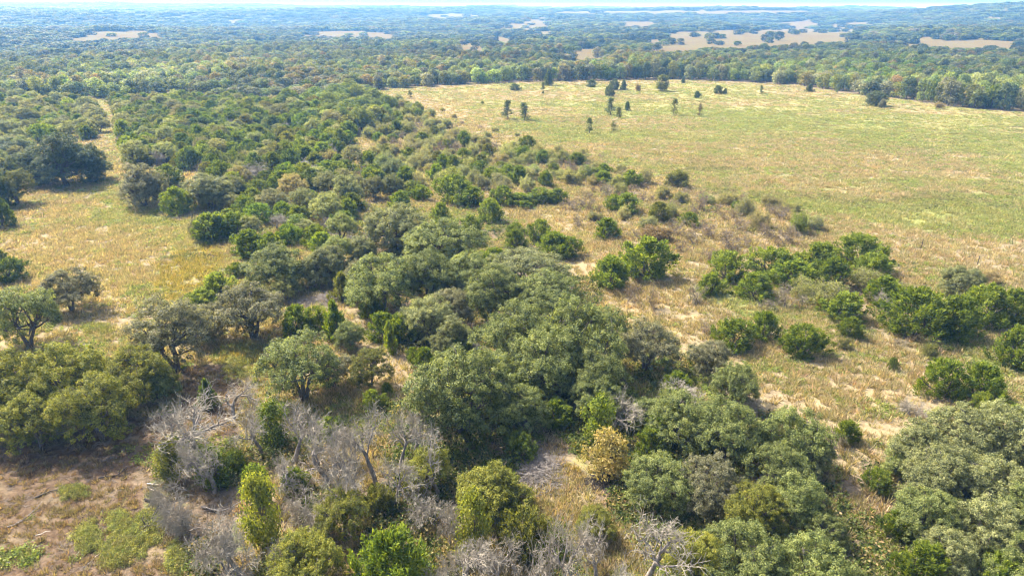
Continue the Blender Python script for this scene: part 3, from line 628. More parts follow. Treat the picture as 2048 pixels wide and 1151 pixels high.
# ------------------------------------------------------------------ every tree and bush one can point at: kind, u, v of the foot, v of the top, width, colour | label
TREES = '''
# oaks around the left clearing
open 62 702 563 145 oak | spreading oak with a bare forked trunk beside the left clearing, above the olive oak clump
oak 145 624 533 108 gry | compact grey-green oak casting a shadow onto the bare ground of the left clearing
juniper 20 562 512 62 jdk | dark ragged juniper at the left picture edge behind the spreading forked oak
juniper -6 540 492 40 jdk | dark juniper cut by the left picture edge on the bare clearing
open 355 748 592 165 gry | airy oak with a curved visible trunk standing alone below the left clearing
oak 418 680 600 95 gry | small dark oak leaning against the airy curved-trunk oak
juniper 436 592 540 68 lime | bright green juniper on the clearing's edge, upper of the bright pair
juniper 406 612 571 66 lime | bright green juniper on the clearing's edge, lower of the bright pair
open 507 678 556 150 gry | umbrella-shaped oak with a dark trunk in the middle of the left grove
dome 560 580 486 128 oak | broad rounded oak behind the umbrella-shaped oak
dome 655 582 488 84 sage | oak with a pale grey-green crown over a deep shadow beside the small glade
open 572 602 546 60 pale | pale yellowish tree squeezed between the umbrella-shaped oak and the glade
spire 686 602 537 48 jol | leaning juniper with a bare bent trunk beside the grey brush pile
juniper 596 668 606 64 jun | left juniper of the row of three below the small glade
juniper 634 672 610 52 jmid | thin see-through juniper in the middle of the row of three below the glade
spire 672 680 597 54 jun | tallest juniper of the row of three below the glade, dense and bright
open 607 800 658 170 oak | twin-trunked oak on the light slope above the grey dead trees
open 668 770 690 90 gry | slim grey oak close beside the twin-trunked oak
open 742 772 688 92 jol | olive green oak with bright topmost leaves beside the straw glade
oak 700 700 640 60 oak | small oak on the edge of the straw glade above the olive oak
juniper 748 814 772 50 lime | bright low juniper in front of the olive oak
juniper 774 786 760 24 jmid | little dark juniper just behind the bright low juniper
juniper 545 515 462 50 jmid | juniper at the foot of the broad rounded oak, on the clearing side
juniper 500 512 455 72 jun | big bright juniper at the right end of the left clearing
juniper 478 552 522 36 jmid | dark juniper between the clearing and the broad rounded oak
# olive oak clump at the lower left
oak 22 885 695 175 olive | leftmost oak of the olive oak clump above the dark shadow
oak 140 880 684 150 olive | tallest rounded oak at the back of the olive oak clump
oak 85 905 768 130 olive | front oak of the olive oak clump with leaning trunks
oak 205 885 735 150 olive | oak with the roundest lobes in the middle of the olive oak clump
oak 285 845 690 125 olive | rightmost oak of the olive oak clump next to the dead trees
oak -60 890 720 150 olive | oak of the olive clump cut off by the left picture edge
oak 320 800 725 80 oak | small sage oak tucked between the olive clump and the dead trees
# dead grey trees
dead 392 912 752 190 gry | big dead grey tree with a leaning bare trunk beside the olive oak clump
dead 468 840 742 120 gry | dead tree with one long arched limb below the yellow weeds
dead 430 985 850 130 gry | dead tree with hanging grey twigs over a bright green bush
deadbush 382 1048 925 130 gry | collapsed dead tree with black twisted limbs on the brown dirt
deadbush 455 1150 1005 170 gry | grey twig mound of a fallen tree at the bottom edge beside the brown dirt
dead 525 905 800 110 gry | dead tree with a forked dark limb beside the upright green juniper
dead 590 925 788 130 gry | dead tree with a dark crooked stem above the grey thicket
dead 655 960 830 130 gry | dead tree with fine twig haze in the middle of the grey thicket
dead 712 1000 850 120 gry | dead tree with a pale curved stem in the grey thicket
dead 752 968 800 130 gry | tall dead tree with a pale straight trunk in front of the straw glade
dead 800 940 812 110 gry | dead tree with branches spread like a fan before the straw glade
deadbush 640 1040 930 140 gry | low tangle of dead branches above the bright juniper at the bottom
dead 880 990 845 120 gry | silvery dead tree with drooping twigs left of the shaded glade
deadbush 850 1050 960 120 gry | dead twiggy shrub between the silvery dead tree and the yellow-green bush
dead 930 1170 1035 135 gry | dead tree with white twigs in front of the yellow-green bush
dead 1290 1170 990 170 gry | large bleached dead tree in the middle of the bottom edge
dead 1140 1210 1015 120 gry | dead tree with one straight thick stem at the bottom edge
dead 1225 1230 1075 130 gry | dead tree between the straight-stemmed one and the large bleached one
dead 1375 818 722 125 gry | bleached dead tree with knotted limbs on top of the right grove
dead 1252 858 768 110 gry | dead crown with long pale limbs sunk among oaks of the right grove
deadbush 1180 790 702 56 gry | grey dead crown showing between two oaks of the central grove
dead 968 845 762 72 gry | dead crown hanging before the trunks of the large lower oak
deadbush 1500 832 780 66 gry | dead branch poking out of the right grove toward the tan meadow
deadbush 1345 985 910 90 gry | dead limbs at the inner edge of the right grove beside the golden shrub
dead 1425 1010 930 70 gry | grey dead crown sunk in the right grove
deadbush 1230 940 870 40 gry | grey twigs rising beside the golden shrub
deadbush 935 702 640 72 gry | greyish dying crown in the hollow of the central grove
dead 555 458 410 58 sage | white bare tree with fan-shaped twigs in the scrub above the left grove
deadbush 562 416 382 62 gry | grey bare shrub just behind the white fan-shaped one
deadbush 520 366 306 92 gry | wide grey dead tree in the dense scrub
deadbush 612 352 318 90 gry | grey dead thicket tree behind the wide grey dead one
deadbush 716 500 450 84 brown | brownish bare tree at the head of the central grove
dead 480 1150 1030 120 gry | grey dead tree at the bottom edge beside the twig mound
deadbush 575 1165 1050 110 gry | dead twiggy crown at the bottom edge under the tall yellow-green bush
dead 690 1060 930 110 gry | dead tree rising just behind the olive leafless-topped oak
deadbush 905 1185 1080 110 gry | dead twigs at the bottom edge right of the huge bright juniper
dead 1000 1190 1060 100 gry | thin dead tree at the bottom edge below the olive bush
dead 1190 1160 1040 110 gry | dead tree before the small olive oak at the bottom
dead 830 905 800 90 gry | thin dead tree left of the large lower oak
dead 345 900 805 90 gry | thin dead tree at the shadow's end in front of the big leaning dead tree
dead 560 985 880 110 gry | brownish dead tree behind the tall yellow-green bush
dead 690 915 815 90 gry | slim dead tree right of the dark crooked stem
dead 790 1010 890 110 gry | dead tree low in the thicket above the huge bright juniper
deadbush 905 1090 985 90 gry | dead twigs between the yellow-green bush and the silvery dead tree
dead 1060 1230 1090 110 gry | dead crown at the bottom edge right of the huge bright juniper
deadbush 330 1000 940 60 brown | low dead twigs on the dirt left of the collapsed dead tree
# central grove
dome 792 500 403 118 sage | pale sage oak at the far end of the central grove
dome 722 520 470 64 sage | small pale oak beside the brownish bare tree
oak 890 545 437 145 oak | large domed oak at the far end of the central grove
oak 848 520 450 90 oak | oak pressed between the pale sage oak and the large domed oak
oak 762 622 497 140 oak | broad oak above the row of bright junipers on the grove's left side
oak 720 600 520 70 gry | oak at the outer left corner of the central grove over the glade
dome 855 610 500 110 oak | oak deep in the central grove behind the dark hollow
oak 940 590 500 105 oak | round oak on top of the central grove, above the dark hollow
open 1055 590 487 175 sage | fine-leaved sage oak with a soft flat top on the grove's meadow side
oak 985 640 528 120 oak | green oak in the middle of the central grove, right of the dark hollow
oak 1090 645 538 140 oak | oak at the grove's meadow edge below the fine-leaved oak
oak 900 655 570 90 gry | dark oak standing in the hollow of the central grove
dome 858 705 582 100 sage | pale oak with leaning crown above the left foot of the grove
dome 905 720 632 80 sage | small pale oak at the foot of the grove with a dark underside
oak 1030 735 590 150 oak | broad oak in the heart of the central grove
oak 1160 770 592 170 oak | massive oak bulging toward the tan meadow
oak 1095 800 650 150 oak | oak in front of the massive one, in the heart of the grove
oak 1195 815 695 120 oak | dark green oak below the massive one, beside the grey dying oak
open 1290 795 632 120 gry | grey dying oak with half its leaves gone at the meadow edge
oak 925 865 688 200 oak | large lower oak of the central grove with dark trunks beneath
oak 985 800 700 110 oak | oak behind the large lower oak's right shoulder
oak 1045 905 762 105 oak | oak with a hanging dark skirt beside the shaded glade
dome 1190 870 745 100 oak | small leafy oak over the dark understory below the grove
oak 1415 785 672 82 gry | dark upright oak rising at the meadow end of the right grove
oak 1465 815 722 92 oak | round oak on the meadow corner of the right grove
broad 1048 800 745 60 lime | bright lime green shrub in a gap between the lower oaks
juniper 1352 790 735 60 jun | bright juniper wedged between the grey dying oak and the right grove
juniper 988 530 490 58 jun | low bright juniper on the meadow side of the large domed oak
juniper 745 660 585 52 jmid | dark juniper at the grove's left foot, first below the glade
juniper 768 692 618 66 jun | bright ragged juniper at the grove's left foot, second below the glade
spire 782 706 635 30 lime | narrow lime green juniper at the grove's left foot
juniper 808 725 618 66 jun | tall feathery juniper in front of the pale leaning oak
juniper 828 750 690 34 jun | small bright juniper at the tip of the grove's left foot
juniper 850 772 690 46 jun | pair-topped bright juniper beside the straw path
juniper 912 745 668 50 jun | bright juniper under the small pale oak
juniper 1020 722 655 60 jdk | dark juniper sunk among the oaks of the grove
juniper 1042 935 858 66 jdk | dark ragged juniper in the shade left of the shaded glade
juniper 1110 850 790 74 jun | feathery light juniper at the head of the shaded glade
juniper 1012 990 935 60 jmid | juniper hidden behind the olive oak of the bottom
deadbush 1120 700 640 46 gry | grey dead crown sunk in the heart of the central grove
deadbush 815 640 585 44 gry | grey twigs showing above the broad oak on the grove's left side
deadbush 1010 610 560 40 brown | brown dead twigs beside the dark hollow of the central grove
deadbush 1240 850 800 50 gry | grey dead twigs at the inner head of the right grove
deadbush 1520 1000 940 56 gry | grey dead crown between the domed oak and the soft path
deadbush 1460 1130 1060 60 gry | grey dead twigs over the olive oak in the right grove
deadbush 640 560 505 40 gry | grey twigs behind the pale oak over the deep shadow
deadbush 1600 590 545 40 gry | grey bare twigs inside the juniper thicket
deadbush 1760 620 570 44 gry | grey twigs between the thicket and the large junipers
# right grove
oak 1300 860 790 110 oak | oak at the inner head of the right grove
oak 1360 890 775 130 oak | oak below the bleached dead tree on the right grove
oak 1445 950 790 140 oak | big oak in the middle of the right grove
oak 1570 960 806 150 oak | domed oak at the meadow edge of the right grove
oak 1608 1000 864 100 sage | sage oak on the outer bulge of the right grove
oak 1545 1030 880 130 oak | oak under the domed one in the right grove
dome 1320 1010 905 130 oak | soft round oak at the inner edge of the right grove
open 1410 1080 905 140 gry | airy oak with a dark forked trunk in the right grove
oak 1588 1090 938 124 oak | oak beside the dark path, upper of the outer pair
oak 1500 1120 960 130 olive | olive oak in the lower part of the right grove
oak 1645 1170 1018 92 oak | oak beside the dark path, lower of the outer pair
oak 1470 1250 1030 170 oak | wide oak at the bottom edge of the right grove
oak 1600 1290 1065 180 oak | huge oak at the bottom edge beside the dark path
oak 1390 1260 1060 130 olive | olive oak at the bottom edge beside the bleached dead tree
oak 1700 1300 1130 76 oak | oak at the bottom edge in the mouth of the dark path
juniper 1325 880 812 74 jun | dense bright juniper under the dead crown with long pale limbs
juniper 1300 910 850 70 jmid | ferny juniper above the golden shrub
broad 1196 880 790 56 lime | glossy lime green bush under the small leafy oak
# oak mass at the lower right corner
dome 1822 960 838 128 sage | oak at the meadow end of the corner oak mass
oak 1900 930 805 150 sage | high round oak on top of the corner oak mass
oak 2000 930 795 160 sage | highest oak of the corner mass near the right picture edge
oak 2060 1000 850 130 sage | oak of the corner mass cut by the right picture edge
oak 1806 1015 882 84 oak | oak of the corner mass beside the dark path
dome 1870 1040 890 150 sage | large pale oak in the centre of the corner mass
dome 1965 1050 900 150 sage | pale lobed oak right of the centre of the corner mass
oak 1845 1120 970 140 oak | dark-sided oak below the centre of the corner mass
oak 1950 1150 990 150 sage | big pale-topped oak in the lower part of the corner mass
oak 2045 1130 960 140 oak | dark oak at the right edge of the corner mass
oak 1880 1230 1048 120 sage | round pale oak bulging forward at the bottom of the corner mass
oak 2030 1290 1060 150 oak | shadowed oak at the bottom right corner
juniper 1752 1025 929 56 jmid | feathery dark juniper at the corner mass's path side
juniper 1806 1120 1005 84 jun | bright juniper leaning over the dark path
juniper 1840 1190 1075 110 jun | long-branched bright juniper below the dark-sided oak
juniper 1990 1215 1105 100 jun | bright juniper at the bottom right corner
# bottom middle
broad 534 1100 950 68 yel | tall yellow-green bush standing among the grey dead trees
broad 948 1110 988 74 yel | wide yellow-green bush left of the olive bush at the bottom
juniper 788 1190 1045 170 jun | huge bright juniper at the middle of the bottom edge
juniper 1048 1130 1005 112 jol | olive bush below the shaded glade
dome 985 1020 918 138 olive | soft olive oak beside the shaded glade
broad 1215 955 858 80 gold | golden-leaved shrub beside the shaded glade
open 690 1115 975 118 olive | olive leafless-topped oak behind the huge bright juniper
open 860 980 880 110 olive | thin olive oak between the dead trees and the soft olive oak
oak 615 1200 1060 140 olive | low olive oak at the bottom edge left of the huge juniper
broad 548 885 800 60 jmid | upright green juniper among the grey dead trees
broad 428 965 890 80 jun | green bush growing through the dead tree with hanging twigs
broad 350 960 880 60 jol | olive green bush at the shadow's edge under the big dead tree
juniper 660 870 825 54 jmid | dark juniper behind the pale curved dead stem
juniper 1085 1160 1075 60 jun | bright young juniper at the bottom edge left of the bleached dead tree
oak 1190 1080 1010 80 olive | small olive oak behind the straight-stemmed dead tree
juniper 470 945 895 50 lime | light green bush between two grey dead trees
broad 520 1010 930 50 jun | green undergrowth bush left of the tall yellow-green one
juniper 590 990 930 60 jmid | juniper overgrown by dead branches
juniper 760 1030 960 70 jol | olive juniper under the dead branches, right of the tangle
spire 420 815 755 44 jdk | thin dark juniper with a bent stem behind the arched dead limb
# right meadow junipers
juniper 1289 555 469 96 jmid | largest round juniper on the meadow, with a grey middle
juniper 1222 573 507 80 jun | feathery juniper leaning against the largest round one
juniper 1465 693 629 80 jun | bright round juniper nearest the right grove on the meadow
juniper 1527 676 617 60 jun | juniper behind the bright round one on the meadow
juniper 1605 708 641 79 jun | double-headed juniper on the meadow below the thicket
juniper 1699 676 631 46 jmid | small juniper with dead twigs at its foot below the thicket
juniper 1418 587 543 58 jmid | dark juniper standing apart at the thicket's upper left
juniper 1452 560 495 75 jmid | dark juniper with bare shrubs round it, left of the thicket
juniper 1507 594 540 76 jmid | round juniper at the left tip of the juniper thicket
juniper 1540 548 486 92 jmid | broad juniper on the upper left of the juniper thicket
juniper 1583 572 512 96 jun | bright juniper in the left half of the juniper thicket
juniper 1635 542 480 92 jmid | tall dark juniper at the top of the juniper thicket
juniper 1712 532 462 96 jmid | topmost juniper of the juniper thicket
juniper 1660 575 508 80 jun | juniper in the middle of the juniper thicket
juniper 1742 560 500 74 jmid | juniper behind the pale shrubs of the thicket
mesquite 1660 612 545 84 pale | pale twiggy shrub in the front of the juniper thicket
mesquite 1730 575 520 70 pale | pale shrub between the dark junipers of the thicket
mesquite 1612 600 545 60 pale | grey-green shrub at the thicket's lower side
juniper 1762 605 545 72 jun | bright juniper at the right end of the thicket
mesquite 1800 600 555 70 pale | pale shrub joining the thicket to the large junipers
juniper 1687 638 577 88 jmid | round juniper in front of the thicket casting its own shadow
juniper 1828 668 565 118 jmid | huge dark juniper right of the thicket
juniper 1903 674 582 92 jmid | juniper fused to the right side of the huge dark one
juniper 1960 645 560 92 jmid | dark juniper behind the huge one toward the right edge
juniper 2015 645 572 76 jmid | dark juniper near the right edge behind the lone bush
dome 1918 592 528 78 sage | pale rounded shrub-like oak behind the huge dark juniper
mesquite 1968 562 530 50 tan | brown thin shrub behind the dark junipers
juniper 2028 730 646 92 jun | lone juniper bush cut by the right picture edge
juniper 1880 790 709 82 jun | left juniper of the meadow pair by the corner oak mass
juniper 1956 797 717 78 jun | right juniper of the meadow pair by the corner oak mass
juniper 1962 818 776 44 lime | small bright juniper in front of the meadow pair
juniper 2030 830 800 60 lime | low bright juniper at the back of the corner oak mass
juniper 1691 905 837 54 jmid | lone juniper in the gap between the right grove and the corner mass
bare 1668 905 850 50 gry | bare bush beside the lone juniper in the gap
deadbush 1822 836 782 72 brown | dark dead shrub lying on the tan meadow
mesquite 1862 710 676 40 jol | small olive shrub on the meadow before the huge juniper
bare 1787 690 664 36 gry | bare twigs at the foot of the huge dark juniper
bare 1405 664 628 44 brown | small bare bush on the tan meadow left of the bright round juniper
bare 1574 617 556 56 gry | bare grey tree below the thicket's left end
bare 1527 618 578 40 gry | bare shrub left of the bare grey tree
bare 1387 600 548 46 gry | bare shrub under the dark juniper apart
bare 1302 617 560 34 brown | thin bare stem on the meadow below the largest round juniper
bare 1253 602 545 34 brown | thin bare stem at the foot of the feathery juniper
bare 1305 700 632 30 brown | thin bare sapling just above the grey dying oak
mesquite 1690 700 672 30 jol | tiny shrub in front of the small juniper
juniper 1784 740 712 20 jdk | tiny dark bush on the tan meadow
# middle meadow edge
juniper 1030 494 455 46 jmid | round juniper at the meadow's start, lower of two
juniper 1032 468 442 34 jmid | small juniper behind the round one at the meadow's start
juniper 1080 482 436 50 jmid | rear juniper of the four clustered at the meadow's start
juniper 1108 512 458 62 jun | front bright juniper of the four clustered at the meadow's start
juniper 1138 512 468 50 jmid | right dark juniper of the four clustered at the meadow's start
juniper 1213 474 432 52 jun | juniper with a bare lower half on the upper meadow
juniper 980 442 392 46 jmid | upright juniper on the upper meadow, with a round shadow
juniper 942 466 426 44 jmid | juniper beside the far end of the central grove
juniper 882 452 402 44 jmid | juniper behind the large domed oak
juniper 910 405 345 70 jmid | dark tall juniper under the yellow-topped bush
broad 905 372 333 42 yel | yellow-topped bush in the scrub
juniper 945 412 370 60 jun | bright juniper right of the yellow-topped bush
juniper 1082 405 372 56 jun | bright juniper in the row at the top of the meadow
juniper 1115 405 374 46 jun | rounded juniper at the right end of the row at the top of the meadow
juniper 1042 412 384 56 jun | low juniper in the row at the top of the meadow
juniper 1005 410 370 46 jmid | juniper left of the row at the top of the meadow
juniper 1252 424 382 62 jmid | dark wide juniper on the upper meadow
juniper 1225 420 385 34 jun | juniper touching the dark wide one on the upper meadow
juniper 1262 373 337 40 jmid | round juniper at the far end of the scrub
juniper 1205 368 338 40 jmid | dark juniper among pale shrubs at the far end of the scrub
juniper 1378 450 420 34 jmid | juniper on the upper meadow near the bare mesquites
juniper 1318 440 400 46 jol | brownish juniper with bare twigs on the upper meadow
juniper 1475 420 398 26 jdk | small dark bush under a leaning bare stem in the field
mesquite 1350 376 326 54 jol | feathery mesquite at the field's edge, leafy at the base
mesquite 1597 464 412 46 lime | green vase-shaped mesquite standing alone in the field
bare 1427 476 440 50 brown | vase-shaped bare mesquite on the upper meadow
bare 1172 415 383 36 brown | small vase-shaped bare mesquite below the scrub
mesquite 1310 476 436 70 brown | twiggy grey-brown shrub mass on the upper meadow
# left edge and lane
dome 88 366 286 96 blue | left part of the big dark oak group beside the grass lane
dome 135 372 271 118 blue | middle and tallest oak of the big dark group beside the grass lane
dome 180 366 290 80 blue | right part of the big dark oak group beside the grass lane
dome 20 330 270 90 blue | dark oak behind the big dark group at the left edge
dome 290 414 330 94 gry | grey-crowned oak with a dark trunk at the mouth of the grass lane
juniper 355 428 370 56 jmid | juniper right of the grey-crowned oak at the lane mouth
dome 422 415 347 92 sage | pale sage oak in the scrub right of the lane mouth
open 428 422 375 48 pale | pale yellow-green shrub in front of the pale sage oak
juniper 426 478 420 96 jmid | wide juniper overhanging the right side of the left clearing
mesquite 395 478 425 50 gry | grey bare-stemmed shrub at the corner of the left clearing
juniper 470 472 420 62 jun | bright juniper above the right end of the clearing
open 38 440 338 76 jol | slender tree with a bare trunk on the left clearing
juniper 5 455 392 52 jdk | dark juniper at the left edge beside the slender tree
juniper 8 415 340 60 jdk | dark tall juniper at the left edge behind the slender tree
juniper 340 372 325 60 jmid | juniper behind the grey-crowned oak
# trees in the far field
sapling 1016 238 201 18 dkg | dark columnar sapling, left of the tall field pair
sapling 1048 241 206 19 dkg | waisted sapling, right of the tall field pair
sapling 1178 268 238 12 dkg | slim sapling standing closest in the far field
sapling 1226 263 243 9 jol | thin small sapling right of the slim closest one
sapling 1221 230 196 17 dkg | tall tapering sapling in the middle of the far field
sapling 1237 237 214 11 jol | thin pale sapling just right of the tall tapering one
juniper 1254 222 203 11 jdk | dense dark oval bush right of the tall tapering sapling
sapling 1348 231 199 13 jol | feathery tall sapling right of the middle of the far field
sapling 1399 232 206 9 autumn | rust-brown thin sapling in the far field
juniper 1030 181 167 20 dkg | low wide bush near the woods, left in the far field
sapling 1086 182 165 8 dkg | small dark sapling near the woods
spire 1086 188 182 7 dkg | tiny dark bush below the small dark sapling
spire 1097 171 137 20 dkg | tall dark cone-shaped tree rising before the woods
juniper 1183 174 158 22 dkg | spreading bush before the woods, left of the dark pair
juniper 1219 192 168 19 dkg | round dark tree, front of the dark pair in the far field
juniper 1229 180 157 20 dkg | round dark tree, rear of the dark pair in the far field
spire 1247 180 159 15 dkg | tree with upright tips right of the dark pair
mesquite 1277 183 161 13 tan | pale thin tree before the woods
broad 1324 182 150 26 jol | olive tree with a leaning crown before the woods
spire 1366 166 152 9 dkg | little dark conifer against the woods
juniper 1394 195 181 14 jdk | dark ball-shaped bush in the far field
juniper 1436 188 170 16 dkg | grey-green bush, larger of two in the far field
juniper 1450 188 176 9 dkg | grey-green bush, smaller of two in the far field
sapling 1522 188 172 7 jdk | thin dark sapling below the brush heap
spire 1619 184 166 17 dkg | cone-shaped juniper near the curved woodland edge
sapling 1674 188 168 9 dkg | slim sapling against the curved woodland edge
dome 1751 212 181 41 dkg | large round dark oak alone on the right of the far field
dome 1763 217 199 15 gry | small round tree at the foot of the large round dark oak
mesquite 1877 218 201 20 tan | pale see-through bush near the woods at the right
sapling 820 196 180 8 jol | thin sapling at the left end of the far field
juniper 965 208 202 6 jdk | dot-like dark bush in the left of the far field
'''
for ln in TREES.strip().splitlines():
    if ln.startswith('#') or '|' not in ln: continue
    head, label = ln.split('|'); kd, u, vb, vt, w, ck = head.split(); u, vb, vt, w = map(float, (u, vb, vt, w))
    x, y, wm, H = fit(kd, u, vb, vt - (10 if kd == 'dead' and vb > 820 else 0), w * (1.06 if kd == 'dead' else 1.3 if kd == 'sapling' else 1.09 if kd in ('oak', 'dome') and u < 1480 and vb > 400 else 1.0 if vb > 900 else 1.04))
    grp = None
    put(kd, x, y, wm, H, K[ck], label.strip(), grp, parts=True)

# ------------------------------------------------------------------ scrub: hundreds of bushes between the lane and the field
LAND = [('the dark oak group', 130, 368), ('the grey-crowned oak', 290, 412), ('the grey dead tree', 520, 366), ('the yellow-topped bush', 905, 380),
        ('the pale sage oak', 422, 415), ('the white bare tree', 555, 456), ('the scrub-end juniper', 1262, 372), ('the feathery mesquite', 1350, 376),
        ('the largest round juniper', 1289, 552), ('the left clearing', 300, 470), ('the dark field pair', 1032, 240), ('the bare mesquite', 1427, 476),
        ('the green mesquite', 1597, 464), ('the closest field sapling', 1178, 268), ('the meadow-top row', 1080, 405), ('the lane', 212, 250), ('the far end of the lane', 212, 210)]
LANDXY = [(n, *at(u, v)) for n, u, v in LAND]
def where(x, y):
    n, lx, ly = min(LANDXY, key=lambda q: (q[1] - x) ** 2 + (q[2] - y) ** 2)
    dx, dy = x - lx, y - ly; d = math.hypot(dx, dy)
    far = 'close' if d < 9 else ('well' if d < 25 else 'far')
    if abs(dx) > abs(dy) * 1.2: side = 'left of' if dx < 0 else 'right of'
    else: side = 'behind' if dy > 0 else 'in front of'
    return f'{far} {side} {n}'
def scatter(polys, dmin, rng, avoid=1.0, limit=100000):
    """points in the polygons, not closer than dmin (metres) to each other or inside trees already placed"""
    out = []
    for p in polys:
        q = np.array(p); lo = q.min(0); hi = q.max(0)
        n = int((hi - lo).prod() / dmin ** 2 * 2.2)
        c = rng.uniform(lo, hi, (n, 2)); c = c[inpoly(c[:, 0], c[:, 1], p)]
        for a in c: out.append(a)
    out = np.array(out); grid = {}; keep = []
    for (x, y, r) in placed: grid.setdefault((int(x // 8), int(y // 8)), []).append((x, y, r * avoid + dmin * .25))
    for a in out:
        x, y = a; gx, gy = int(x // 8), int(y // 8); ok = True
        for i in (-1, 0, 1):
            for j in (-1, 0, 1):
                for (px, py, pr) in grid.get((gx + i, gy + j), ()):
                    if (px - x) ** 2 + (py - y) ** 2 < pr * pr: ok = False; break
                if not ok: break
            if not ok: break
        if ok and any(inpoly(np.array([x]), np.array([y]), q)[0] for q in LANE): ok = False
        if ok:
            keep.append(a); grid.setdefault((gx, gy), []).append((x, y, dmin))
            if len(keep) >= limit: break
    return np.array(keep)
CW = {'jun': 'bright', 'jmid': 'dark-green', 'jdk': 'blackish', 'jol': 'olive', 'mesq': 'pale', 'pale': 'yellowish', 'gry': 'grey', 'brown': 'brownish', 'yel': 'yellowish', 'lime': 'lime-green', 'sage': 'sage', 'oak': 'grey-green', 'tan': 'straw-brown', 'autumn': 'rust-tinted'}
STY = {'juniper': 'juniper', 'spire': 'pointed juniper', 'mesquite': 'thin mesquite', 'bare': 'bare shrub', 'broad': 'leafy bush', 'oak': 'young oak', 'dome': 'young oak', 'deadbush': 'dead shrub', 'open': 'airy oak'}
SCRUB = [ # polygon, spacing, [(kind, colour, share)], size range, group
    ([(-20, 208), (195, 212), (206, 262), (170, 282), (120, 275), (60, 290), (40, 345), (-60, 395)], 3.1, [('juniper', 'jmid', .36), ('juniper', 'jol', .14), ('juniper', 'jdk', .26), ('open', 'pale', .2), ('mesquite', 'mesq', .1), ('oak', 'sage', .1)], (3.9, 6.0), 'scrub bushes left of the grass lane'),
    ([(226, 208), (470, 203), (640, 222), (700, 262), (700, 300), (655, 330), (660, 372), (600, 400), (545, 380), (480, 400), (400, 350), (345, 330), (262, 338), (236, 300), (222, 262)], 3.0, [('juniper', 'jmid', .40), ('juniper', 'jun', .08), ('juniper', 'jol', .16), ('juniper', 'jdk', .26), ('open', 'pale', .14), ('mesquite', 'mesq', .07), ('deadbush', 'gry', .05)], (3.9, 6.0), 'scrub bushes right of the grass lane'),
    ([(455, 398), (600, 400), (690, 330), (760, 330), (850, 400), (850, 440), (760, 420), (690, 460), (620, 478), (520, 458), (455, 470)], 3.7, [('juniper', 'jmid', .34), ('juniper', 'jun', .24), ('open', 'pale', .16), ('oak', 'sage', .16), ('broad', 'lime', .05), ('deadbush', 'gry', .05)], (3.2, 5.4), 'bushes between the scrub and the central grove'),
    ([(470, 455), (620, 470), (700, 455), (705, 560), (640, 570), (600, 500), (540, 470), (480, 505)], 3.6, [('juniper', 'jmid', .35), ('juniper', 'jun', .15), ('dome', 'sage', .25), ('open', 'pale', .2), ('deadbush', 'gry', .05)], (3.0, 4.8), 'bushes crowding the oaks behind the glade'),
    ([(560, 222), (700, 185), (790, 215), (760, 262), (690, 268), (640, 250)], 4.2, [('broad', 'lime', .45), ('oak', 'lime', .25), ('juniper', 'jol', .2), ('broad', 'yel', .1)], (4.5, 7.0), 'leafy trees where scrub and field meet'),
    ([(700, 225), (790, 200), (840, 222), (905, 268), (980, 292), (1090, 308), (1200, 334), (1300, 362), (1240, 395), (1130, 372), (1020, 395), (900, 372), (800, 388), (700, 385), (675, 340), (760, 300)], 3.3, [('mesquite', 'mesq', .56), ('mesquite', 'pale', .12), ('juniper', 'jmid', .10), ('juniper', 'jol', .08), ('bare', 'brown', .10), ('juniper', 'jun', .04)], (3.2, 5.0), 'thin scrub toward the field'),
    ([(1120, 400), (1300, 372), (1480, 398), (1640, 440), (1650, 480), (1500, 500), (1420, 530), (1260, 470), (1150, 455)], 3.7, [('bare', 'brown', .58), ('mesquite', 'mesq', .22), ('bare', 'gry', .20)], (2.6, 4.6), 'thin mesquites on the upper meadow'),
    ([(870, 210), (960, 250), (1100, 290), (1350, 350), (1300, 362), (1090, 308), (905, 268)], 8.0, [('mesquite', 'mesq', .8), ('bare', 'brown', .2)], (1.8, 3.0), 'low shrubs at the field edge'),
]
rs = np.random.default_rng(5); rest = []
budget = {'juniper_bush': 205, 'mesquite_shrub': 270, 'live_oak_tree': 170, 'bare_shrub': 250, 'leafy_shrub': 250, 'dead_shrub': 250}
cand = []
for pi_, (poly, dm, mix, (a, b), grp) in enumerate(SCRUB):
    for (x, y) in scatter([gpoly(poly)], dm, rs, .8):
        k = rs.choice(len(mix), p=np.array([m[2] for m in mix]) / sum(m[2] for m in mix)); kd, ck, _ = mix[k]
        wd = rs.uniform(a, b) * (1.25 if kd in ('oak', 'open') else 1); cand.append((y, x, kd, ck, wd, wd * rs.uniform(.72, 1.0), grp))
cand.sort(key=lambda c: c[0] / c[4])
ORD = ['', 'second', 'third', 'fourth', 'fifth', 'sixth', 'seventh', 'eighth', 'ninth', 'tenth', 'eleventh', 'twelfth', 'thirteenth', 'fourteenth', 'fifteenth', 'sixteenth', 'seventeenth', 'eighteenth', 'nineteenth', 'twentieth']
NAMED = []
def order_labels():
    by = {}
    for o in NAMED: by.setdefault(o['label'], []).append(o)
    for lab, os_ in by.items():
        if len(os_) < 2: continue
        os_.sort(key=lambda o: o.location.y)
        for i, o in enumerate(os_):
            w = ('nearest' if i == 0 else ORD[i] + ' nearest') if i < len(ORD) else None
            if w: o['label'] = w + ' ' + lab
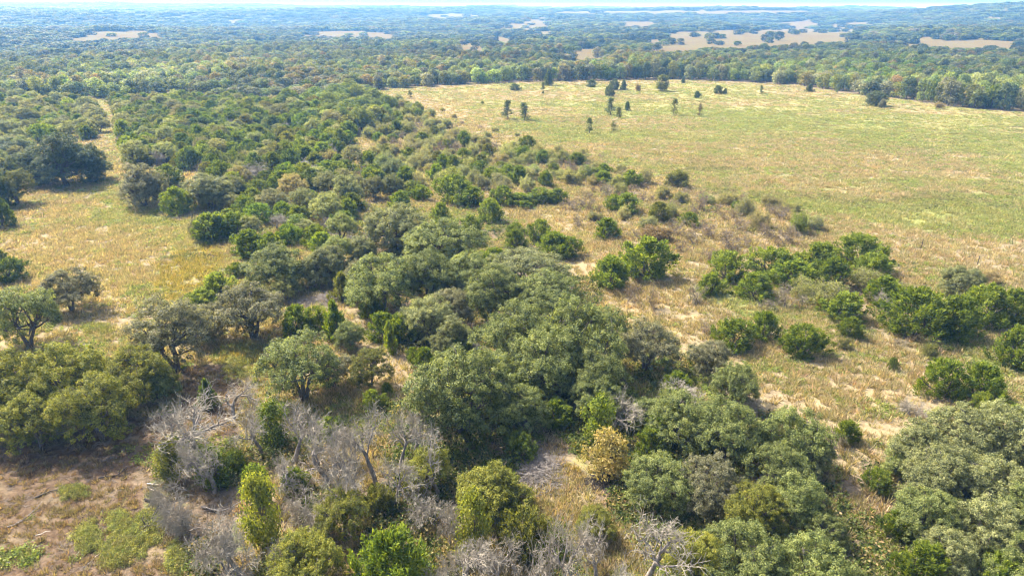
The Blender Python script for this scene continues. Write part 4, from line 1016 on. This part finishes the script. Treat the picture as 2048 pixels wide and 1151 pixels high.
for (y, x, kd, ck, wd, H, grp) in cand:
    nm = NAMES[kd]; col = np.array(K[ck]) * rs.uniform(.82, 1.18) * (1 + rs.normal(0, .05, 3))
    if budget.get(nm, 0) > 0:
        budget[nm] -= 1
        size = 'low' if H < 2.7 else 'squat' if H < 3.3 else 'mid-sized' if H < 3.9 else 'tall' if H < 4.7 else 'towering'
        o = put(kd, x, y, wd, H, tuple(col), f'{size} {CW[ck]} {STY[kd]} {where(x, y)}', grp, parts=False); NAMED.append(o)
    else:
        rest.append((kd, x, y, wd, H, tuple(col))); placed.append((x, y, wd / 2))

# ------------------------------------------------------------------ masses made of instances (stuff)
def stuff_collection(name, meshes):
    c = bpy.data.collections.new(name)
    for i, me in enumerate(meshes):
        o = bpy.data.objects.new(f'{name}_{chr(97 + i)}', me); c.objects.link(o)
    return c
def mass(name, meshes, pts, idx, rot, scl, tint):
    n = len(pts); me = bpy.data.meshes.new(name); me.vertices.add(n); me.vertices.foreach_set('co', np.asarray(pts, np.float32).ravel())
    for nm, ty, d, key in (('idx', 'INT', idx, 'value'), ('rot', 'FLOAT_VECTOR', rot, 'vector'), ('scl', 'FLOAT_VECTOR', scl, 'vector'), ('tint', 'FLOAT_COLOR', tint, 'color')):
        at_ = me.attributes.new(nm, ty, 'POINT'); at_.data.foreach_set(key, np.asarray(d, np.int32 if ty == 'INT' else np.float32).ravel())
    o = bpy.data.objects.new(name, me); COL.objects.link(o); o['kind'] = 'stuff'
    g = bpy.data.node_groups.new(name + '_spread', 'GeometryNodeTree')
    g.interface.new_socket('Geometry', in_out='INPUT', socket_type='NodeSocketGeometry'); g.interface.new_socket('Geometry', in_out='OUTPUT', socket_type='NodeSocketGeometry')
    gi = g.nodes.new('NodeGroupInput'); go = g.nodes.new('NodeGroupOutput')
    ci = g.nodes.new('GeometryNodeCollectionInfo'); ci.inputs['Collection'].default_value = stuff_collection(name + '_kinds', meshes)
    ci.inputs['Separate Children'].default_value = True; ci.inputs['Reset Children'].default_value = True
    ip = g.nodes.new('GeometryNodeInstanceOnPoints'); ip.inputs['Pick Instance'].default_value = True
    def na(nm, ty):
        a = g.nodes.new('GeometryNodeInputNamedAttribute'); a.data_type = ty; a.inputs['Name'].default_value = nm
        return next(s for s in a.outputs if s.enabled and s.name == 'Attribute')
    L = g.links
    L.new(gi.outputs[0], ip.inputs['Points']); L.new(ci.outputs[0], ip.inputs['Instance'])
    L.new(na('idx', 'INT'), ip.inputs['Instance Index']); 
    e2r = g.nodes.new('FunctionNodeEulerToRotation'); L.new(na('rot', 'FLOAT_VECTOR'), e2r.inputs[0]); L.new(e2r.outputs[0], ip.inputs['Rotation'])
    L.new(na('scl', 'FLOAT_VECTOR'), ip.inputs['Scale']); L.new(ip.outputs[0], go.inputs[0])
    md = o.modifiers.new('spread', 'NODES'); md.node_group = g
    return o
def twin(me, suffix, swap):
    m = me.copy(); m.name = me.name + suffix
    for i, a in enumerate(m.materials):
        if a in swap: m.materials[i] = swap[a]
    return m
SW = {LEAF: LEAF_I}
# rest of the scrub, past the individuals
if rest:
    kinds = sorted({r[0] for r in rest}); ms = []; first = {}
    for k in kinds:
        first[k] = len(ms)
        for P in PROTO[k]: ms.append((twin(P[2], '_mass', SW), P[3], P[4], len(PROTO[k])))
    idx, pts, scl, tint = [], [], [], []
    for i, (kd, x, y, wd, H, col) in enumerate(rest):
        j = first[kd] + i % len(PROTO[kd]); idx.append(j); pts.append((x, y, float(terrain(x, y)))); scl.append((wd / ms[j][1], wd / ms[j][1], H / ms[j][2])); tint.append((*col, 1))
    rot = np.zeros((len(rest), 3)); rot[:, 2] = rs.uniform(0, 6.28, len(rest))
    mass('scrub', [m[0] for m in ms], pts, idx, rot, scl, tint)

# ------------------------------------------------------------------ the woods behind the field
def woods_points():
    out = []; r = 225.0
    while r < 6200:
        sp = 5.6 + max(0, r - 500) * .0115
        n = int(2 * .86 * r / sp)
        th = np.linspace(-.86, .86, n) + rs.normal(0, .32 * sp / r, n)
        rr = r + rs.normal(0, .34 * sp, n)
        out.append(np.stack([rr * np.sin(th), rr * np.cos(th), np.full(n, sp)], 1)); r += sp * .92
    p = np.concatenate(out); z = terrain(p[:, 0], p[:, 1])
    ok = wooded(p[:, 0], p[:, 1], z, True)
    # the meadow-side band above the scrub on the left is scrub height
    dens = vnoise(p[:, 0], p[:, 1], 60, 11)
    far = np.hypot(p[:, 0], p[:, 1]) > 900
    ok &= ~((dens < .13) & far)
    inc = in_clear(*project(p[:, 0], p[:, 1], z)[:2]); u0, v0, _ = project(p[:, 0], p[:, 1], z)
    ok |= inc & (v0 < 130) & (rs.uniform(0, 1, len(p)) < .03)
    return np.column_stack([p, z])[ok]
WP = woods_points()
d = np.hypot(WP[:, 0], WP[:, 1]); WP = WP[np.argsort(d)]; d = np.sort(d)
n = len(WP); zone = vnoise(WP[:, 0], WP[:, 1], 75, 21); zone2 = vnoise(WP[:, 0], WP[:, 1], 30, 22)
pal = np.array([K['oak'], K['jmid'], K['blue'], K['autumn'], K['gry'], K['jol'], K['olive'], K['jun']]); names = ['grey-green', 'dark green', 'bluish green', 'rust-tinted', 'grey', 'olive', 'yellowish green', 'bright green']
ci = np.zeros(n, int); rr_ = rs.uniform(0, 1, n)
near_band = d < 620
for i in range(n):
    if near_band[i]:
        pz = (.24, .16, .16, .13, .15, .10, .06, .0) if zone[i] > .5 else (.36, .14, .24, .01, .13, .07, .05, .0)
        if WP[i, 0] > 130 and zone2[i] > .55: pz = (.12, .46, .06, .02, .04, .1, .0, .2)
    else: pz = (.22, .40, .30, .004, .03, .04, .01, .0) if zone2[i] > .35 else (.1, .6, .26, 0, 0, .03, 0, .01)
    ci[i] = np.searchsorted(np.cumsum(pz), rr_[i] * sum(pz) * .9999)
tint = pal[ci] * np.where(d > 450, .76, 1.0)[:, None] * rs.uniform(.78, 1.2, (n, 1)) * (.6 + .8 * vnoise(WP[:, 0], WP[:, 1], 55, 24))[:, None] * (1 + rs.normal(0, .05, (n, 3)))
stand = vnoise(WP[:, 0], WP[:, 1], 38, 23); hgt = rs.uniform(.74, 1.16, n) * (5.4 + 4.6 * stand); hgt[ci == 1] *= .8; wid = WP[:, 2] * rs.uniform(1.05, 1.5, n)
hgt[(WP[:, 0] > 60) & (d < 420)] += .8
left_low = (WP[:, 0] < -40) & (d < 330); hgt[left_low] *= .68
# the 300 that show largest stand alone: nearest first
fl = [('the cone-shaped tree', 1097, 171), ('the dark pair', 1224, 186), ('the leaning olive tree', 1324, 182), ('the ball-shaped bush', 1394, 195), ('the cone-shaped juniper', 1619, 184), ('the lone round oak', 1751, 212),
      ('the see-through bush', 1877, 218), ('the thin leftmost sapling', 820, 196), ('the lane', 212, 205), ('the dark oak group', 130, 368), ('the wide field bush', 1030, 181), ('the right picture edge', 2048, 222), ('the grey dead tree', 520, 366)]
flx = [(nm, math.atan2(*at(u, v)), math.hypot(*at(u, v))) for nm, u, v in fl]
uu, vv, zc = project(WP[:, 0], WP[:, 1], WP[:, 3])
inframe = (uu > -30) & (uu < 2080)
big = [i for i in np.argsort(zc / hgt) if inframe[i]][:295]
bigset = set(int(i) for i in big)
for i in big:
    x, y = WP[i, 0], WP[i, 1]; th = math.atan2(x, y)
    nm, t0, d0 = min(flx, key=lambda q: abs(q[1] - th)); gap = math.hypot(x, y) - d0
    depth = "at the woods edge" if gap < 45 or d[i] < 300 else ('just inside the woods' if gap < 110 else 'deep in the woods')
    side = 'straight behind' if abs(th - t0) < .015 else ('left of' if th < t0 else 'right of')
    sz = 'low' if hgt[i] < 5.6 else 'shortish' if hgt[i] < 6.6 else 'mid-sized' if hgt[i] < 7.8 else 'tall' if hgt[i] < 9 else 'towering'
    o_ = put('woodland', x, y, wid[i], hgt[i], tuple(tint[i]), f'{sz} {names[ci[i]]} tree {depth}, {side} {nm}', 'trees of the woods behind the field', parts=False)
    NAMED.append(S.objects[-1] if False else o_)
order_labels()
others = np.array([i for i in range(n) if i not in bigset])
protoW = [twin(P[2], '_mass', SW) for P in PROTO['woodland']]
CLM = [woodland(470 + s, 34, 1.15) for s in range(4)]
clm = [merged(*c).mesh('clump', [BARK, LEAF_I], (0,)) for c in CLM]
near_i = others[d[others] < 750]; far_i = others[d[others] >= 750]
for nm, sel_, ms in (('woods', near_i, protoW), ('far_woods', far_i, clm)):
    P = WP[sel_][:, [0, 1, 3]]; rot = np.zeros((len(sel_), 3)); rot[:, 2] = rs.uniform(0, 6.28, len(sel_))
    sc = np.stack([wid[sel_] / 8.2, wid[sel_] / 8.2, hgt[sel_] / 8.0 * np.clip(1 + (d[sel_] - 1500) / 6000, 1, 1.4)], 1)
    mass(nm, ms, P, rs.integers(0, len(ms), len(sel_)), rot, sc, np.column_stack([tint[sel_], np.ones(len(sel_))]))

# ------------------------------------------------------------------ grass, weeds and undergrowth on the ground
def tuft(seed, n=26, h=.45, r=.28, lean=.5, w=.035):
    rng = np.random.default_rng(seed); g = Geo()
    a = rng.uniform(0, 6.283, n); q = r * np.sqrt(rng.uniform(0, 1, n)); b = np.stack([q * np.cos(a), q * np.sin(a), np.zeros(n)], 1)
    dr = unit(np.stack([np.cos(a) * lean, np.sin(a) * lean, np.ones(n)], 1) + rng.normal(0, .25, (n, 3))); L = h * rng.uniform(.5, 1.2, (n, 1))
    sd = unit(np.cross(dr, rng.normal(size=(n, 3)))) * w
    v = np.stack([b - sd, b + sd, b + dr * L + sd * .3, b + dr * L - sd * .3], 1).reshape(-1, 3)
    g.add(v, np.arange(4 * n).reshape(n, 4), 0, np.clip(rng.normal(.5, .2, n), 0, 1)); return g.mesh('tuft', [GRASS_I])
def weed(seed, n=46, h=.4, r=.42):
    rng = np.random.default_rng(seed); g = Geo()
    c = rng.normal(size=(n, 3)) * np.array([r * .5, r * .5, h * .3]); c[:, 2] = np.abs(c[:, 2]) + .04
    leaves(g, c, unit(rng.normal(size=(n, 3)) * .6 + np.array([0, 0, .7])), .15, .09, rng, 0, np.clip(rng.normal(.5, .2, n), 0, 1)); return g.mesh('weed', [LEAF_I])
def sticks(seed, n=16):
    rng = np.random.default_rng(seed); g = Geo()
    a = rng.uniform(0, 6.283, n); c = rng.normal(size=(n, 3)) * np.array([.35, .35, .05]); c[:, 2] = np.abs(c[:, 2]) + .03
    dv = np.stack([np.cos(a), np.sin(a), rng.normal(0, .12, n)], 1) * rng.uniform(.15, .55, (n, 1))
    prisms(g, c - dv, c + dv, np.full(n, .014), np.full(n, .008), 0); return g.mesh('stick', [DARKTWIG])
def cover(name, meshes, n, rlo, rhi, fn, half=.84, power=1.0):
    """points thinning out with distance; fn(x, y) gives chance, scale and tint"""
    u = rs.uniform(0, 1, n); r = rlo * (rhi / rlo) ** (u ** power); th = rs.uniform(-half, half, n)
    x = r * np.sin(th); y = r * np.cos(th)
    pr, sc, tn = fn(x, y, r); k = rs.uniform(0, 1, n) < pr
    x, y, sc, tn = x[k], y[k], sc[k], tn[k]; m = len(x)
    rot = np.zeros((m, 3)); rot[:, 2] = rs.uniform(0, 6.28, m)
    s3 = np.stack([sc, sc, sc * rs.uniform(.7, 1.2, m) * np.clip(100 / np.hypot(x, y), .4, 1)], 1)
    mass(name, meshes, np.stack([x, y, terrain(x, y) - .01], 1), rs.integers(0, len(meshes), m), rot, s3, np.column_stack([np.clip(tn, 0, 1), np.ones(m)]))
def jit(c, n, s=.14): return np.array(c) * rs.uniform(1 - s, 1 + s, (n, 1)) * (1 + rs.normal(0, .05, (n, 3)))
def f_straw(x, y, r):
    dirt = soft(x, y, POLY['dirt']); st = soft(x, y, POLY['straw']); yl = soft(x, y, POLY['yellow']); sh = soft(x, y, POLY['shade']); w = wooded(x, y)
    patch = vnoise(x, y, 4, 31) * .6 + vnoise(x, y, 1.3, 32) * .4
    pr = (.55 + .45 * (patch > .45)) * (1 - .35 * dirt) * (1 - .7 * sh) * (1 - w)
    md = dirt > .5
    gr = soft(x, y, POLY['green']); a = (np.clip((fieldpatch(x, y) - .38) * 5, 0, 1) * .75 * gr)[:, None]
    tn = jit((.375, .31, .185), len(x), .09) * (1 - a) + a * jit((.295, .315, .11), len(x), .09); m = yl > .5; tn[m] = jit((.33, .275, .085), m.sum()); tn[md] = jit((.24, .185, .11), md.sum(), .2); pr = pr * np.where(r > 100, 1, .62)
    return pr, rs.uniform(.6, 1.35, len(x)) * np.clip(r / 90, 1, 2.2) * np.where(md, .6, 1), tn
def f_weed(x, y, r):
    gr = soft(x, y, POLY['green']); dirt = soft(x, y, POLY['dirt']); yl = soft(x, y, POLY['yellow']); w = wooded(x, y)
    patch = vnoise(x, y * 1.0, 9, 41) * .45 + vnoise(x * .55, y * 1.5, 3.0, 42) * .35 + vnoise(x, y, 1.2, 43) * .2
    pr = np.clip((patch - .47 + .14 * gr - .12 * dirt - .09 * soft(x, y, POLY['straw'])) * 7, 0, 1) * (1 - w)
    pr = np.clip(pr * (.4 + 1.2 * fieldpatch(x, y)), 0, 1)
    tn = jit((.225, .27, .068), len(x)); m = yl > .5; tn[m] = jit((.34, .30, .07), m.sum()); m2 = rs.uniform(0, 1, len(x)) < .16; tn[m2] = jit((.19, .215, .06), m2.sum())
    return pr, rs.uniform(.5, 1.25, len(x)) * np.clip(r / 80, 1, 2.6), tn
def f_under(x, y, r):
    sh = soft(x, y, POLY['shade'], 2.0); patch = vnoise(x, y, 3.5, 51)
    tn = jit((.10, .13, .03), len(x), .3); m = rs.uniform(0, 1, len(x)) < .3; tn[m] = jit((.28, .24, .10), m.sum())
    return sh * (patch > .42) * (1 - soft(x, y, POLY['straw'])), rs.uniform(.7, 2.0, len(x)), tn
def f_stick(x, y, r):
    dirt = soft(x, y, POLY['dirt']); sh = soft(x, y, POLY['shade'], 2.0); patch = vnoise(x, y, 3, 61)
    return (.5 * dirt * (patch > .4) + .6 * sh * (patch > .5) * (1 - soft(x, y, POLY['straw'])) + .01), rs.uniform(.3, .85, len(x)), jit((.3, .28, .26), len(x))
def f_lowshrub(x, y, r):
    gr = soft(x, y, POLY['green']); k = vnoise(x * .4, y * 1.25, 11, 91) * .6 + vnoise(x * .6, y * 1.2, 3.5, 92) * .4
    tn = jit((.145, .155, .05), len(x), .25); m = rs.uniform(0, 1, len(x)) < .3; tn[m] = jit((.24, .20, .12), m.sum())
    return gr * (k > .69) * (r > 95), rs.uniform(1.0, 2.6, len(x)), tn
def weed_fine(seed, n=120, h=.45, r=.42):
    rng = np.random.default_rng(seed); g = Geo()
    c = unit(rng.normal(size=(n, 3))) * rng.uniform(.3, 1, (n, 1)) * np.array([r, r, h]); c[:, 2] = np.abs(c[:, 2]) + .03
    leaves(g, c, unit(rng.normal(size=(n, 3)) * .7 + np.array([0, 0, .5])), .13, .05, rng, 0, np.clip(rng.normal(.5, .22, n), 0, 1), along=np.array([0, 0, 1.]) + rng.normal(size=(n, 3)) * .5); return g.mesh('weed', [LEAF_I])
cover('grass', [tuft(s) for s in range(4)], 190000, 26, 380, f_straw)
cover('weeds', [weed(s) for s in range(4)], 150000, 26, 400, f_weed)
cover('low_field_shrubs', [weed(50 + s, 70, .35, .5) for s in range(3)], 60000, 80, 400, f_lowshrub)
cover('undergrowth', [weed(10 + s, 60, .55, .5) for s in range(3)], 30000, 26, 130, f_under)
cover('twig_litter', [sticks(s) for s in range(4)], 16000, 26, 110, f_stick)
def patch_weeds(name, spots, tint_, n):
    X = []; 
    for (u, v, w, dv) in spots:
        a = rs.uniform(0, 6.283, n); q = rs.uniform(0, 1, n) ** .6 * rs.uniform(.5, 1.25, n)
        for k in range(n): X.append(at(u + w * .42 * rs.normal(), v + dv * .5 * rs.normal()))
    X = np.array(X); m = len(X); rot = np.zeros((m, 3)); rot[:, 2] = rs.uniform(0, 6.28, m); sc = rs.uniform(.45, 1.0, m) ** 2 * 1.1 + .25
    mass(name, [weed_fine(30 + s) for s in range(4)], np.column_stack([X, terrain(X[:, 0], X[:, 1])]), rs.integers(0, 4, m), rot, np.stack([sc, sc, sc], 1), np.column_stack([np.clip(jit(tint_, m, .2), 0, 1), np.ones(m)]))
patch_weeds('bright_weeds', [(265, 1080, 55, 40), (235, 1110, 35, 25), (300, 1050, 30, 25), (175, 1075, 25, 25), (355, 1120, 22, 26), (480, 730, 40, 35), (500, 700, 25, 18), (240, 1045, 20, 18), (150, 985, 22, 9), (195, 660, 35, 10)], (.235, .245, .08), 150)

# ------------------------------------------------------------------ fallen wood, brush piles, posts, far buildings
def crooked(L, r, rng, nb=4):
    g = Geo(); P, _ = wander((-L / 2, 0, r), (1, rng.uniform(-.3, .3), 0), L, 6, rng, .22); P[:, 2] = np.abs(P[:, 2]) * .4 + r; tube(g, P, np.linspace(r, r * .35, len(P)), 6)
    for _ in range(nb):
        i = rng.integers(1, 6); d = unit(np.array([rng.uniform(-.2, 1), rng.uniform(-1, 1), rng.uniform(0, .5)])); Q, _ = wander(P[i], d, L * rng.uniform(.2, .5), 4, rng, .25); Q[:, 2] = np.abs(Q[:, 2]); tube(g, Q, np.linspace(r * .6, r * .15, len(Q)), 4)
    return g
def single(name, g, mat, x, y, rz, label, cat, group=None):
    o = bpy.data.objects.new(name, g.mesh(name, [mat], (0,))); COL.objects.link(o); o.location = (x, y, float(terrain(x, y))); o.rotation_euler = (0, 0, rz)
    o['label'] = label; o['category'] = cat
    if group: o['group'] = group
    return o
WHITE = bark_material('bleached_wood', (.42, .37, .31), (.62, .56, .48), 3.0); CHAR = bark_material('dark_wood', (.045, .04, .035), (.12, .10, .085), 3.0)
frng = np.random.default_rng(77)
for (u, v, L, r, rz, mt, nb, lab) in [
    (300, 1022, 3.2, .10, -.9, CHAR, 5, 'dark fallen branch with a curved end on the brown dirt'), (97, 1058, 1.6, .035, .7, WHITE, 0, 'long white stick on the brown dirt below the shadow'),
    (63, 1088, .9, .03, 1.3, WHITE, 0, 'short white stick, upright on the bare dirt'), (12, 1118, .8, .05, .4, WHITE, 1, 'white wood chunk at the left edge of the dirt'),
    (193, 1118, 1.2, .035, 1.0, WHITE, 0, 'white stick left of the bright weed patch'), (155, 1100, .9, .03, 2.0, WHITE, 0, 'thin pale stick between the short stick and the weed patch'),
    (316, 965, 1.6, .06, .2, WHITE, 3, 'heap-forming white branch beside the collapsed dead tree'), (306, 978, 1.2, .05, -.4, WHITE, 1, 'white broken branch just under the heap-forming one'),
    (345, 958, 2.0, .12, -.3, GREY, 1, 'grey log end sticking out of the collapsed dead tree'), (330, 1062, 4.2, .09, .5, CHAR, 6, 'blackened forked limb under the collapsed dead tree'),
    (385, 1070, 2.6, .06, .1, GREY, 3, 'grey broken limb in front of the blackened one'), (425, 1035, 3.2, .08, -.7, GREY, 4, 'pale grey limb leaning at the dead mound'),
    (240, 945, 3.0, .06, .5, CHAR, 4, 'dark bough lying in the oak shadow'), (120, 975, 3.4, .06, .8, CHAR, 3, 'dark bough at the shadow rim near the left'), (60, 1030, 3.0, .05, .9, GREY, 3, 'grey bough at the lower rim of the shadow'),
    (545, 1130, 2.4, .08, 1.2, WHITE, 2, 'bleached limb standing by the tall yellow-green bush'), (1395, 935, 2.4, .07, .4, WHITE, 2, 'bare pale limb among oaks of the right grove'), (690, 742, 2.0, .05, .2, GREY, 3, 'grey branch lying by the slim grey oak'),
    (520, 822, 3.4, .09, .3, WHITE, 4, 'arched pale limb lying below the yellow weeds'), (905, 590, 2.2, .05, .2, GREY, 3, 'grey branch in the dark hollow of the grove')]:
    x, y = at(u, v); single('fallen_branch', crooked(L, r, frng, nb), mt, x, y, rz, lab, 'branch', 'fallen wood')
def brush(name, u, v, wx, wy, h, n, label, mat):
    rng = np.random.default_rng(int(u)); x, y = at(u, v); g = Geo()
    q = rng.normal(size=(n, 2)) * .42; e = np.exp(-(q ** 2).sum(1) * 1.6)
    c = np.stack([q[:, 0] * wx, q[:, 1] * wy, rng.uniform(.03, 1, n) * h * e + .02], 1); a = rng.normal(.5, 1.0, n); dv = np.stack([np.cos(a), np.sin(a), rng.normal(0, .16, n)], 1) * rng.uniform(.25, 1.0, (n, 1))
    prisms(g, c - dv, c + dv, rng.uniform(.012, .032, n), rng.uniform(.006, .014, n), 0)
    single(name, g, mat, x, y, 0, label, 'brush pile')
brush('brush_pile', 1078, 940, 2.4, 3.8, .7, 1100, 'grey pile of cut branches on the shaded glade', GREY)
brush('brush_pile', 655, 600, 3.2, 2.6, .6, 700, 'grey pile of cut branches on the small glade beside the leaning juniper', GREY)
brush('brush_pile', 610, 608, 2.2, 1.6, .5, 400, 'small grey stick pile in the shadow below the pale oak', GREY)
brush('brush_pile', 1512, 163, 14, 3.5, 2.2, 900, 'long grey brush heap before the woodland edge', GREY)
brush('brush_pile', 1215, 962, 2.2, 1.3, .5, 500, 'dark brown dead brush under the golden shrub', CHAR)
brush('brush_pile', 660, 470, 2.0, 1.6, .6, 300, 'pale branch pile in the scrub above the oaks', GREY)
for (u, v, lab) in [(1842, 497, 'thin dark fence post in the meadow, upper of two'), (1954, 531, 'thin dark fence post in the meadow, lower of two')]:
    x, y = at(u, v); g = Geo(); tube(g, [(0, 0, -.3), (.01, 0, .8), (.03, 0, 1.5)], [.06, .055, .05], 6); g.add([(-.04, -.04, 1.5), (.1, -.04, 1.5), (.1, .05, 1.53), (-.04, .05, 1.53)], [(0, 1, 2, 3)])
    single('fence_post', g, CHAR, x, y, 0, lab, 'post', 'fence posts in the meadow')

def paint(name, c, rough=.6):
    m, nt = new_mat(name); tc = N(nt, 'ShaderNodeTexCoord'); nz = N(nt, 'ShaderNodeTexNoise'); nz.inputs['Scale'].default_value = .6; nt.links.new(tc.outputs['Object'], nz.inputs['Vector'])
    r = ramp(nt, [(.3, tuple(k * .88 for k in c)), (.7, c)]); nt.links.new(nz.outputs[0], r.inputs[0]); p = N(nt, 'ShaderNodeBsdfPrincipled'); p.inputs['Roughness'].default_value = rough
    nt.links.new(r.outputs[0], p.inputs['Base Color']); o = N(nt, 'ShaderNodeOutputMaterial'); nt.links.new(p.outputs[0], o.inputs[0]); return m
WALL = paint('white_wall', (.78, .77, .74)); ROOF = paint('pale_metal_roof', (.72, .73, .75), .4); PANE = paint('dark_window', (.05, .06, .08), .2); STEEL = paint('mast_steel', (.35, .36, .38), .4)
def gbox(g, x0, x1, y0, y1, z0, z1):
    v = [(a, b, c) for c in (z0, z1) for b in (y0, y1) for a in (x0, x1)]; g.add(v, [(0, 2, 3, 1), (4, 5, 7, 6), (0, 1, 5, 4), (2, 6, 7, 3), (0, 4, 6, 2), (1, 3, 7, 5)])
def building(u, dist, wpx, h, label, lift=0.0):
    a = (u - 1024) / F / math.cos(PITCH) * 1.0; th = math.atan(a); x, y = dist * math.sin(th), dist * math.cos(th)
    L = wpx / F * dist; z = float(terrain(x, y)) + lift
    o = bpy.data.objects.new('farm_building', None); COL.objects.link(o); o.location = (x, y, z); o.rotation_euler = (0, 0, -th); o['label'] = label; o['category'] = 'building'; o['group'] = 'far white buildings'
    def part(nm, g, m):
        c = bpy.data.objects.new(nm, g.mesh(nm, [m])); c.parent = o; COL.objects.link(c)
    D = L * .45
    g = Geo(); gbox(g, -L / 2, L / 2, -D / 2, D / 2, -8 - lift, h * .62); part('wall', g, WALL)
    g = Geo(); e = .5; v = [(-L / 2 - e, -D / 2 - e, h * .6), (L / 2 + e, -D / 2 - e, h * .6), (L / 2 + e, 0, h), (-L / 2 - e, 0, h), (-L / 2 - e, D / 2 + e, h * .6), (L / 2 + e, D / 2 + e, h * .6)]
    g.add(v, [(0, 1, 2, 3), (3, 2, 5, 4), (0, 4, 5, 1)]); g.add([v[0], v[3], v[4]], [(0, 1, 2)]); g.add([v[1], v[5], v[2]], [(0, 1, 2)]); part('roof', g, ROOF)
    for k in range(3):
        g = Geo(); xx = (k - 1) * L * .3; gbox(g, xx - L * .05, xx + L * .05, -D / 2 - .12, -D / 2 + .1, h * .18, h * .46); part('window', g, PANE)
for args in [(1725, 2300, 12, 9, 'long white farm building on the skyline right of the tan fields', 3), (15, 3000, 8, 10, 'far white building at the left end of the skyline', 4), (38, 3050, 6, 11, 'far white block right of the leftmost building', 5),
             (80, 3000, 9, 10, 'far white hall under the hazy masts', 4), (95, 3100, 7, 13, 'far white block beside the hazy hall', 5), (124, 2300, 8, 9, 'pale barn in the blue valley right of the masts', 3), (2022, 3400, 9, 9, 'small pale house on the hazy right hill', 4)]: building(*args)
for (u, dist, h, lab) in [(52, 3100, 34, 'tall lattice mast in the haze at the left'), (24, 3100, 26, 'shorter lattice mast in the haze, leftmost'), (59, 3200, 24, 'thin lattice mast right of the tall one')]:
    th = math.atan((u - 1024) / F / math.cos(PITCH)); x, y = dist * math.sin(th), dist * math.cos(th); g = Geo()
    for k in range(3):
        a = k * 2.0944; tube(g, [(2.2 * math.cos(a), 2.2 * math.sin(a), -3), (.4 * math.cos(a), .4 * math.sin(a), h)], [.3, .2], 4)
    for q in range(8):
        z0 = h * q / 8; w0 = 2.2 - 1.8 * q / 8
        for k in range(3):
            a, b = k * 2.0944, (k + 1) * 2.0944; tube(g, [(w0 * math.cos(a), w0 * math.sin(a), z0), ((w0 - .22) * math.cos(b), (w0 - .22) * math.sin(b), z0 + h / 8)], [.12, .12], 3)
    single('lattice_mast', g, STEEL, x, y, 0, lab, 'mast', 'far masts')
